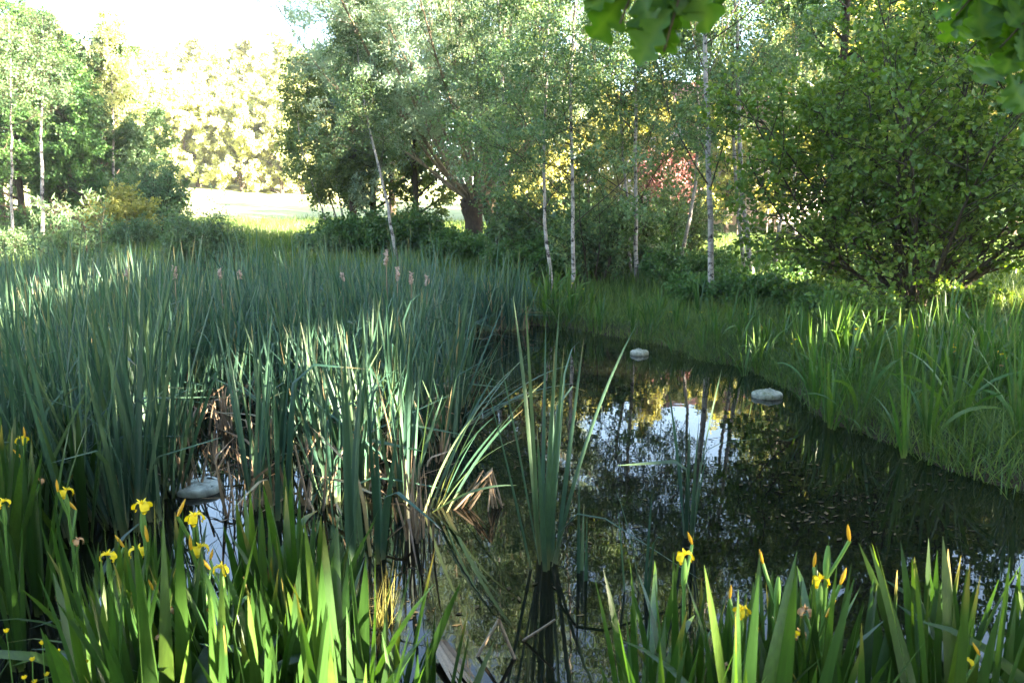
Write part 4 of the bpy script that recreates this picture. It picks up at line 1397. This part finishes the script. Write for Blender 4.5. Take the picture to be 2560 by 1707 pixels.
def put_iris(x, y, s, label, group, z=None, hs=1.0):
    z = max(g1(x, y), -0.12) if z is None else z
    k = int(rng.integers(0, 9))
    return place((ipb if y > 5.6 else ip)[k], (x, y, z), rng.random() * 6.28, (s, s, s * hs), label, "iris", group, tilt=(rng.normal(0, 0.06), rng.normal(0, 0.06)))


# bottom left clump
def clump(n, xr, yr, s, label, group, cond=None, sp=0.1):
    got = []
    tries = 0
    while len(got) < n and tries < 6000:
        tries += 1
        x = rng.uniform(*xr); y = rng.uniform(*yr)
        if cond is not None and not cond(x, y, 1280 + x / y * F_PX):
            continue
        if any((x - a) ** 2 + (y - b) ** 2 < sp * sp for a, b in got):
            continue
        got.append((x, y))
        put_iris(x, y, s * rng.uniform(0.85, 1.12), label, group)


clump(46, (-2.0, -0.42), (2.25, 3.3), 0.95, "flowerless iris of the bright clump at the bottom left of the photo", "irises at the bottom left",
      lambda x, y, p: 150 < p < 930 and (p < 830 or y < 2.6) and not (410 < p < 585 and y > 2.5))
clump(5, (-0.55, -0.28), (2.1, 2.5), 0.72, "short flowerless iris at the right end of the bottom left clump", "short irises at the right end of the left clump", lambda x, y, p: 850 < p < 1060)
clump(26, (-3.6, -2.0), (3.4, 5.4), 1.0, "flowerless iris at the left edge of the photo below the reeds", "irises at the left edge", lambda x, y, p: p < 190)
clump(44, (0.15, 1.95), (1.9, 2.75), 0.90, "flowerless iris of the clump along the bottom right of the photo", "irises at the bottom right", lambda x, y, p: p > 1610 and not (2130 < p < 2230 and y > 2.3))


def bank_ok(x, y, lo=-0.25, hi=1.3):
    d = pond_sd([x], [y])[0]
    return lo < d < hi


clump(78, (2.9, 6.4), (5.9, 10.6), 0.88, "flowerless iris of the tall clumps on the right bank below the big bush", "irises on the right bank",
      lambda x, y, p: bank_ok(x, y, -0.25, 1.3 if p < 2350 else 2.4) and p > 2020 and (p > 2240 or p < 2210), sp=0.15)
clump(42, (0.2, 4.2), (9.0, 15.5), 0.70, "flowerless iris along the far right bank below the white birch", "irises on the far right bank",
      lambda x, y, p: bank_ok(x, y) and 1380 < p <= 2020, sp=0.16)
clump(16, (-0.4, 1.4), (13.8, 16.5), 1.0, "dark flowerless iris of the far clump below the slanting birch", "irises below the slanting birch",
      lambda x, y, p: bank_ok(x, y, -0.35, 1.2) and 1270 < p < 1500, sp=0.15)

flowers = [
    (355, 1262, 2.9, 2, "yellow iris with two flowers side by side, upper left of the bottom left clump"), (487, 1292, 2.85, 0, "yellow iris below the floating grey disc"),
    (270, 1388, 2.75, 0, "yellow iris standing lowest on the left with one broad drooping petal"), (500, 1370, 2.75, 1, "yellow iris half hidden just below the one under the grey disc"),
    (553, 1420, 2.65, 0, "small narrow yellow iris at the middle of the bottom left clump"), (8, 1255, 3.3, 0, "yellow iris cut by the left edge of the photo"),
    (55, 1098, 4.0, 1, "yellow iris in the shade near the left edge, above the cut one"), (165, 1228, 3.4, 1, "yellow iris in the shade between the left edge and the two-flowered one"),
    (1712, 1388, 2.55, 0, "yellow iris at the left end of the bottom right clump"), (2052, 1448, 2.4, 1, "large yellow iris in the middle of the bottom right clump, with buds above it"),
    (1855, 1525, 2.3, 1, "half hidden yellow iris between the two large ones at the bottom right"), (1978, 1580, 2.2, 0, "low folded yellow iris under the large one at the bottom right"),
    (2410, 1650, 2.05, 0, "shaded yellow iris near the bottom right corner"),
    (1677, 780, 13.0, 0, "small round yellow iris left of the white birch foot on the far bank"), (1752, 781, 12.8, 0, "yellow iris left beside the white birch foot on the far bank"),
    (1864, 773, 12.0, 2, "pair of yellow iris flowers right of the white birch foot"), (1990, 848, 9.9, 2, "yellow iris with two flowers one above the other over the right stone"),
    (2142, 822, 9.4, 0, "yellow iris on the left of the tall right bank clump"), (2146, 873, 8.6, 1, "orange-yellow iris bud low in the left of the right bank clump"),
    (2290, 817, 9.0, 2, "sunlit yellow iris below the trunk of the big bush"), (2384, 868, 8.2, 1, "orange-yellow iris in the right half of the right bank clump"),
    (2507, 885, 7.6, 1, "single orange iris near the right edge of the photo"), (1903, 818, 10.8, 1, "small orange iris between the pair and the stacked two flowers"),
    (1385, 720, 15.4, 0, "yellow iris by the slanting birch foot, leftmost of its group"), (1418, 742, 15.0, 0, "lowest yellow iris of the far group by the slanting birch"),
    (1441, 735, 15.2, 0, "yellow iris close to the foot of the slim speckled birch"), (1432, 708, 15.8, 2, "highest yellow irises of the far group by the slim speckled birch"),
    (1300, 718, 15.6, 0, "yellow iris left of the far group, behind thin reeds"), (1323, 720, 15.7, 0, "yellow iris between the thin reeds and the slanting birch"),
    (1457, 722, 15.6, 0, "rightmost yellow iris of the far group by the birches")]
for px, py, Yd, kind, lb in flowers:
    p = at(px, py, Yd)
    zb = max(g1(p[0], Yd), -0.15)
    s = (p[2] - zb) / 0.95
    fs = 1.0
    place(fl[kind], (p[0], Yd, zb), rng.random() * 6.28, (max(s, 0.75) if s < 1.6 else 1.3, max(s, 0.75) if s < 1.6 else 1.3, s), lb, "iris", "yellow irises in flower")
place(flowering(0.95, flowers=0, buds=2, wilted=1), (*at(2072, 1340, 2.4)[:2], g1(at(2072, 1340, 2.4)[0], 2.4)), 0.4, 1.03,
      "iris with two orange buds and a withered flower above the large yellow one", "iris", "irises in bud")
place(flowering(0.95, flowers=0, buds=2, wilted=0), (*at(1945, 1460, 2.4)[:2], g1(at(1945, 1460, 2.4)[0], 2.4)), 1.4, 0.92,
      "iris with two short orange buds in the middle of the bottom right clump", "iris", "irises in bud")
place(flowering(0.95, flowers=0, buds=1, wilted=2), (*at(405, 1430, 2.7)[:2], g1(at(405, 1430, 2.7)[0], 2.7)), 2.4, 0.78,
      "iris with withered brown flowers in the bottom left clump", "iris", "irises in bud")

# ------------------------------------------------------------------ floating crumpled discs
def float_mat():
    m, nt, out = new_mat("pale_crumpled_plastic")
    L = nt.links
    tc = N(nt, "ShaderNodeTexCoord")
    nz = N(nt, "ShaderNodeTexNoise"); nz.inputs["Scale"].default_value = 16; nz.inputs["Detail"].default_value = 6
    L.new(tc.outputs["Object"], nz.inputs["Vector"])
    r = ramp(nt, nz.outputs[0], [(0.32, (0.14, 0.15, 0.11)), (0.5, (0.29, 0.285, 0.22)), (0.7, (0.39, 0.37, 0.30))])
    p = N(nt, "ShaderNodeBsdfPrincipled"); p.inputs["Roughness"].default_value = 0.5
    L.new(r.outputs[0], p.inputs["Base Color"])
    n2 = N(nt, "ShaderNodeTexNoise"); n2.inputs["Scale"].default_value = 9; n2.inputs["Detail"].default_value = 8; n2.inputs["Roughness"].default_value = 0.75
    L.new(tc.outputs["Object"], n2.inputs["Vector"])
    g2 = ramp(nt, n2.outputs[0], [(0.46, (1, 1, 1)), (0.62, (0.28, 0.33, 0.16))])
    L.new(mixc(nt, 1.0, r.outputs[0], g2.outputs[0], 'MULTIPLY'), p.inputs["Base Color"])
    b = N(nt, "ShaderNodeBump"); b.inputs["Strength"].default_value = 0.5; b.inputs["Distance"].default_value = 0.01
    L.new(nz.outputs[0], b.inputs["Height"]); L.new(b.outputs[0], p.inputs["Normal"])
    L.new(p.outputs[0], out.inputs[0])
    return m


FM = float_mat()
FG = plain_mat("grey_mossy_plastic", (0.26, 0.29, 0.25), 0.5, 0.3, 0.5, 14, 0.4)


def floater(label, px, py, rad, dome, mat, rz):
    t = thing("floating_disc", label, "float", gp(px, py), rz, "floating discs on the pond")
    A, K = 48, 12
    an = np.arange(A) / A * 2 * math.pi
    # rim: rounded disc edge
    prof = [(0.80, 0.052), (0.90, 0.055), (0.97, 0.046), (1.0, 0.028), (0.99, 0.006), (0.93, -0.02), (0.6, -0.03), (0.0, -0.03)]
    wob = 1 + 0.03 * np.sin(2 * an + 1) + 0.02 * np.sin(3 * an)

    def ring(r, z):
        return np.stack([rad * r * wob * np.cos(an), rad * r * wob * np.sin(an), np.full(A, z) + 0.003 * np.sin(4 * an)], 1)
    V = np.concatenate([ring(r, z) for r, z in prof])
    Fq = [(k * A + i, (k + 1) * A + i, (k + 1) * A + (i + 1) % A, k * A + (i + 1) % A) for k in range(len(prof) - 1) for i in range(A)]
    Geo().add(V, Fq).build("rim", mat, t)
    rings_ = []
    for k in range(K):
        r = 0.82 * (1 - k / (K - 1))
        z = 0.05 + dome * (1 - (r / 0.82)) ** 1.3
        fold = 1 + (0.10 * np.sin(7 * an + 3 * r) + 0.06 * np.sin(11 * an + 1.3)) * (r / 0.82) * (1 - r * 0.6)
        zz = z + dome * 0.16 * np.sin(5 * an + 6 * r) * (r / 0.82) * (1 - r / 0.85) * 2.2 + 0.004 * rng.normal(size=A)
        rings_.append(np.stack([rad * (r * fold * np.cos(an)) - 0.18 * rad * (1 - r), rad * r * fold * np.sin(an), zz], 1))
    V = np.concatenate(rings_)
    Fq = [(k * A + i, k * A + (i + 1) % A, (k + 1) * A + (i + 1) % A, (k + 1) * A + i) for k in range(K - 1) for i in range(A)]
    Geo().add(V, Fq).build("crumpled_cover", mat, t)


floater("white crumpled disc floating near the far bank, farther of the two white ones", 1599, 886, 0.135, 0.045, FM, 0.3)
floater("cream white crumpled disc floating close to the right bank", 1917, 992, 0.165, 0.05, FM, 2.9)
floater("flat grey-green ribbed disc floating among the reeds on the left", 500, 1226, 0.165, 0.025, FG, 1.0)

# ------------------------------------------------------------------ buttercups
def buttercup():
    t = thing("buttercup", "x", "flower", (0, 0, 0))
    g = Geo(); tubes(g, resample([(0.03, 0.02, -0.03), (0.012, 0.0, 0.2), (0, 0, 0.4)], 8), 0.0022, 0.0015, 5)
    g.build("stem", M['stem'], t)
    g = Geo()
    for k in range(5):
        a = k * 1.2566; o = np.array([math.cos(a), math.sin(a), 0])
        petal_strip(g, np.array([(0, 0, .4), tuple(o * .005 + (0, 0, .402)), tuple(o * .008 + (0, 0, .408))]), 0.009, np.array([0, 0, 1.0]), 0.6)
    g.build("flower", M['petal'], t)
    return t


bc = buttercup()
for (px, py, lb) in [(15, 1570, "buttercup highest on the left edge in the dark grass"), (60, 1688, "buttercup nearest the bottom left corner of the photo"), (86, 1698, "buttercup just right of the one in the bottom corner"),
                     (116, 1680, "small half-open buttercup in the dark grass"), (143, 1622, "buttercup standing above the others beside the iris blades"), (168, 1686, "largest buttercup low in the bottom left grass"),
                     (215, 1648, "buttercup closest to the sunlit iris blades"), (205, 1675, "small buttercup below the one closest to the irises"), (80, 1642, "small buttercup left of the one standing above the others"),
                     (105, 1600, "small bud-like buttercup in the upper part of the dark grass")]:
    Yd = 2.45
    p = at(px, py, Yd); zb = g1(p[0], Yd)
    s = max((p[2] - zb) / 0.41, 0.4)
    place(bc, (p[0], Yd, zb), rng.random() * 6, (1.15, 1.15, s), lb, "flower", "buttercups at the bottom left")

# ------------------------------------------------------------------ grass
gr = Geo()


def grass(n, xr, yr, hl, wd, cond=None, lean=0.25, bend=0.7, clumpy=True, tmean=0.5, zoff=0.0, seg=3):
    x = rng.uniform(*xr, n); y = rng.uniform(*yr, n)
    if clumpy:
        k = n // 14
        cx = rng.uniform(*xr, k); cy = rng.uniform(*yr, k)
        j = rng.integers(0, k, n); w = rng.random(n) < 0.6
        x = np.where(w, cx[j] + rng.normal(0, 0.10, n), x); y = np.where(w, cy[j] + rng.normal(0, 0.10, n), y)
    px = 1280 + x / np.maximum(y, 0.5) * F_PX
    d = pond_sd(x, y)
    edge = -0.07 - 0.16 * (np.sin(x * 3.1 + 2 * np.sin(y * 2.3)) * np.sin(y * 2.7 + x) > 0.25)
    ok = (d > edge) & (px > -350) & (px < 2900)
    if cond is not None:
        ok &= cond(x, y, px, d)
    x, y = x[ok], y[ok]
    n = len(x)
    if not n: return
    z = ground(x, y)
    tint = np.clip(tmean + 0.18 * np.sin(x * 1.1 + 2 * np.sin(y * .8)) + rng.normal(0, 0.2, n), 0, 1)
    flat_blades(gr, np.stack([x, y, z - 0.02], 1), rng.random(n) * 6.28, rng.uniform(*hl, n), rng.uniform(*wd, n), np.abs(rng.normal(0, lean, n)),
                np.abs(rng.normal(0, bend, n)), tint=tint, seg=seg)


grass(34000, (-0.6, 8.0), (4.8, 12.0), (0.10, 0.5), (0.007, 0.017), lambda x, y, p, d: (d < 2.4) & (p > 1180), seg=4, lean=0.5, bend=1.2, tmean=0.5)
grass(42000, (-0.6, 8.0), (9.0, 17.5), (0.07, 0.26), (0.006, 0.014), lambda x, y, p, d: (d < 3.0) & (p > 1180), seg=3, lean=0.35, bend=0.9, tmean=0.8)
grass(13000, (-0.6, 6.0), (4.6, 17.0), (0.25, 0.6), (0.007, 0.013), lambda x, y, p, d: (d < 0.55) & (d > -0.25) & (p > 1180), seg=5, lean=0.45, bend=1.3, tmean=0.3)
grass(60000, (0.5, 20), (8.5, 34), (0.16, 0.42), (0.010, 0.022), lambda x, y, p, d: d > 0.8, tmean=0.6)
grass(70000, (-24, 5), (15.5, 46), (0.22, 0.55), (0.014, 0.032), lambda x, y, p, d: (p > -60) & (d > 0.1), tmean=0.62)
grass(20000, (-4.5, 4.5), (1.2, 4.6), (0.18, 0.5), (0.005, 0.010), lambda x, y, p, d: d > -0.08, tmean=0.35)
grass(5000, (-5.5, -2.2), (3.0, 6.0), (0.3, 0.7), (0.006, 0.012), lambda x, y, p, d: d > -0.1, tmean=0.35)
tag(gr.build("grass", M['grass'], smooth=False), "green grass on the banks and meadow", "grass", kind="stuff")

# a pale tuft of fine grass catching the light in the water
g = Geo()
n = 46
flat_blades(g, np.c_[0.035 * rng.normal(size=(n, 2)), np.full(n, -0.03)], rng.random(n) * 6.28, rng.uniform(0.14, 0.33, n), rng.uniform(0.004, 0.007, n), np.abs(rng.normal(0, .28, n)), np.abs(rng.normal(0, .25, n)),
            tint=np.full(n, 0.95), seg=4)
o = g.build("grass_tuft", M['gold']); o.location = gp(950, 1560)
tag(o, "pale yellow tuft of fine grass standing in the water right of the iris clump", "grass tuft")

# ------------------------------------------------------------------ weed and litter on the water
wd = Geo()
for (px, py, n, rx, ry) in [(1130, 950, 330, 0.9, 1.1), (1200, 1010, 300, 0.6, 0.7), (2280, 1185, 260, 0.5, 0.35), (1950, 1180, 220, 0.6, 0.4), (1690, 1225, 240, 0.5, 0.35), (2110, 1245, 200, 0.5, 0.3),
                            (2010, 1295, 200, 0.45, 0.3), (1480, 1190, 180, 0.5, 0.4), (1060, 1205, 220, 0.4, 0.4), (1340, 1150, 160, 0.5, 0.4), (960, 1530, 160, 0.35, 0.4), (1560, 1330, 120, 0.4, 0.3),
                            (1180, 870, 260, 1.0, 1.4), (1420, 910, 200, 0.8, 0.8), (2300, 1330, 160, 0.6, 0.3), (1200, 1500, 90, 0.5, 0.4), (700, 1180, 260, 0.8, 0.7)]:
    c0 = gp(px, py); n = int(n * 0.45)
    x = c0[0] + rx * rng.normal(size=n) * 0.6; y = c0[1] + ry * rng.normal(size=n) * 0.6
    L = 0.004 + 0.03 * rng.random(n) ** 3; W = L * rng.uniform(0.12, 0.6, n); a = rng.normal(0, 1.2, n)
    z = rng.uniform(0.0025, 0.007, n)
    ax = np.stack([np.cos(a), np.sin(a), 0 * a], 1); sdv_ = np.stack([-np.sin(a), np.cos(a), 0 * a], 1)
    p = np.stack([x, y, z], 1)
    V = np.stack([p - ax * L[:, None], p + sdv_ * W[:, None] + ax * (0.2 * L * rng.normal(size=n))[:, None], p + ax * L[:, None] + [0, 0, 0.002], p - sdv_ * W[:, None]], 1).reshape(-1, 3)
    b = np.arange(n)[:, None] * 4
    C = np.zeros((n * 4, 4), np.float32); C[:, 0] = np.repeat(rng.random(n), 4); C[:, 3] = 1
    wd.add(V, b + np.arange(4)[None], C)
tag(wd.build("pond_weed", M['weed'], smooth=False), "brown rotting weed floating in patches on the pond", "pond weed", kind="stuff")

# ------------------------------------------------------------------ house and fence far behind the birches
def box(geo, x0, x1, y0, y1, z0, z1, m=0):
    V = [(x0, y0, z0), (x1, y0, z0), (x1, y1, z0), (x0, y1, z0), (x0, y0, z1), (x1, y0, z1), (x1, y1, z1), (x0, y1, z1)]
    geo.add(V, [(0, 3, 2, 1), (4, 5, 6, 7), (0, 1, 5, 4), (1, 2, 6, 5), (2, 3, 7, 6), (3, 0, 4, 7)], None, m)


WALL = plain_mat("pink_render", (0.78, 0.60, 0.56), 0.9, 0.1, 0.10, 3)
ROOF = plain_mat("red_roof_tiles", (0.24, 0.11, 0.085), 0.8, 0.2, 0.3, 12)
FRAME = plain_mat("white_window_frame", (0.75, 0.73, 0.70), 0.5, 0.4, 0.03, 3)
GLASS = plain_mat("dark_window_glass", (0.03, 0.04, 0.05), 0.08, 0.5, 0.1, 1)
DOOR = plain_mat("brown_door", (0.12, 0.06, 0.03), 0.5, 0.4, 0.2, 10)
hb = foot(1905, 46)
house = thing("house", "pale pink house with a red roof half hidden behind the birches", "house", hb, 0.42)
g = Geo(); box(g, -5, 5, 0, 8, -0.5, 5.2); g.build("wall", WALL, house)
g = Geo()
V = [(-5.4, -0.5, 5.0), (5.4, -0.5, 5.0), (5.4, 4, 8.0), (-5.4, 4, 8.0), (-5.4, 8.5, 5.0), (5.4, 8.5, 5.0), (-5.4, -0.5, 5.22), (5.4, -0.5, 5.22), (5.4, 4, 8.22), (-5.4, 4, 8.22), (-5.4, 8.5, 5.22), (5.4, 8.5, 5.22)]
g.add(V, [(0, 3, 2, 1), (3, 4, 5, 2), (6, 7, 8, 9), (9, 8, 11, 10), (0, 1, 7, 6), (4, 10, 11, 5), (0, 6, 9, 3), (3, 9, 10, 4), (1, 2, 8, 7), (2, 5, 11, 8)])
rf_ = g.build("roof", ROOF, house, smooth=False)
g = Geo(); box(g, 1.6, 2.2, 4.3, 4.9, 7.4, 9.1); g.build("chimney", ROOF, rf_, smooth=False)
for (cx, cz) in [(-3.4, 1.6), (3.2, 1.6), (-3.4, 4.0), (0, 4.0), (3.2, 4.0)]:
    g = Geo()
    for a in ((-.62, -.52), (.52, .62)): box(g, cx + a[0], cx + a[1], -0.06, 0.0, cz - 0.7, cz + 0.7)
    for a in ((-.7, -.6), (.6, .7)): box(g, cx - .52, cx + .52, -0.06, 0.0, cz + a[0], cz + a[1])
    box(g, cx - .03, cx + .03, -0.055, 0.0, cz - .6, cz + .6)
    w_ = g.build("window", FRAME, house, smooth=False)
    g = Geo(); box(g, cx - .52, cx + .52, -0.02, -0.005, cz - .6, cz + .6); g.build("pane", GLASS, w_, smooth=False)
g = Geo(); box(g, -0.5, 0.5, -0.07, 0.0, 0.0, 2.1); dr = g.build("door", DOOR, house, smooth=False)
g = Geo(); tubes(g, np.array([(0.36, -0.09, 1.0), (0.36, -0.13, 1.0), (0.26, -0.13, 1.0)]), 0.014, 0.014, 6); g.build("handle", FRAME, dr)

fa = foot(1560, 35); fb = foot(2140, 33)
nF = 9
fence = thing("wooden_fence", "weathered wooden post fence at the far edge of the lawn", "fence", fa)
posts = [fa + (fb - fa) * k / (nF - 1) for k in range(nF)]
for p in posts: p[2] = g1(p[0], p[1])
for k, p in enumerate(posts):
    g = Geo(); q = p - fa
    tubes(g, np.array([q + [0, 0, -.2], q + [0, 0, .6], q + [0.01, 0, 1.25], q + [0.01, 0, 1.30]]), 0.06, 0.045, 8)
    g.build("post", M['wood'], fence)
for zz in (0.95,):
    g = Geo()
    for k in range(nF - 1):
        a = posts[k] - fa + [0, -0.07, zz]; b = posts[k + 1] - fa + [0, -0.07, zz + 0.02]
        tubes(g, np.array([a, a * .5 + b * .5, b]), 0.03, 0.03, 6)
    g.build("rail", M['wood'], fence)

# ------------------------------------------------------------------ haze volume added to imitate lens glare
g = Geo(); box(g, -460, 460, -140, 700, -3.0, 45.0)
hm, nt, out = new_mat("glare_haze")
pv = N(nt, "ShaderNodeVolumePrincipled")
pv.inputs["Color"].default_value = (0.93, 0.95, 0.98, 1)
pv.inputs["Density"].default_value = 0.00045
pv.inputs["Anisotropy"].default_value = 0.2
nt.links.new(pv.outputs[0], out.inputs["Volume"])
tag(g.build("haze", hm, smooth=False), "thin pale haze added to imitate lens glare", "haze", kind="stuff")
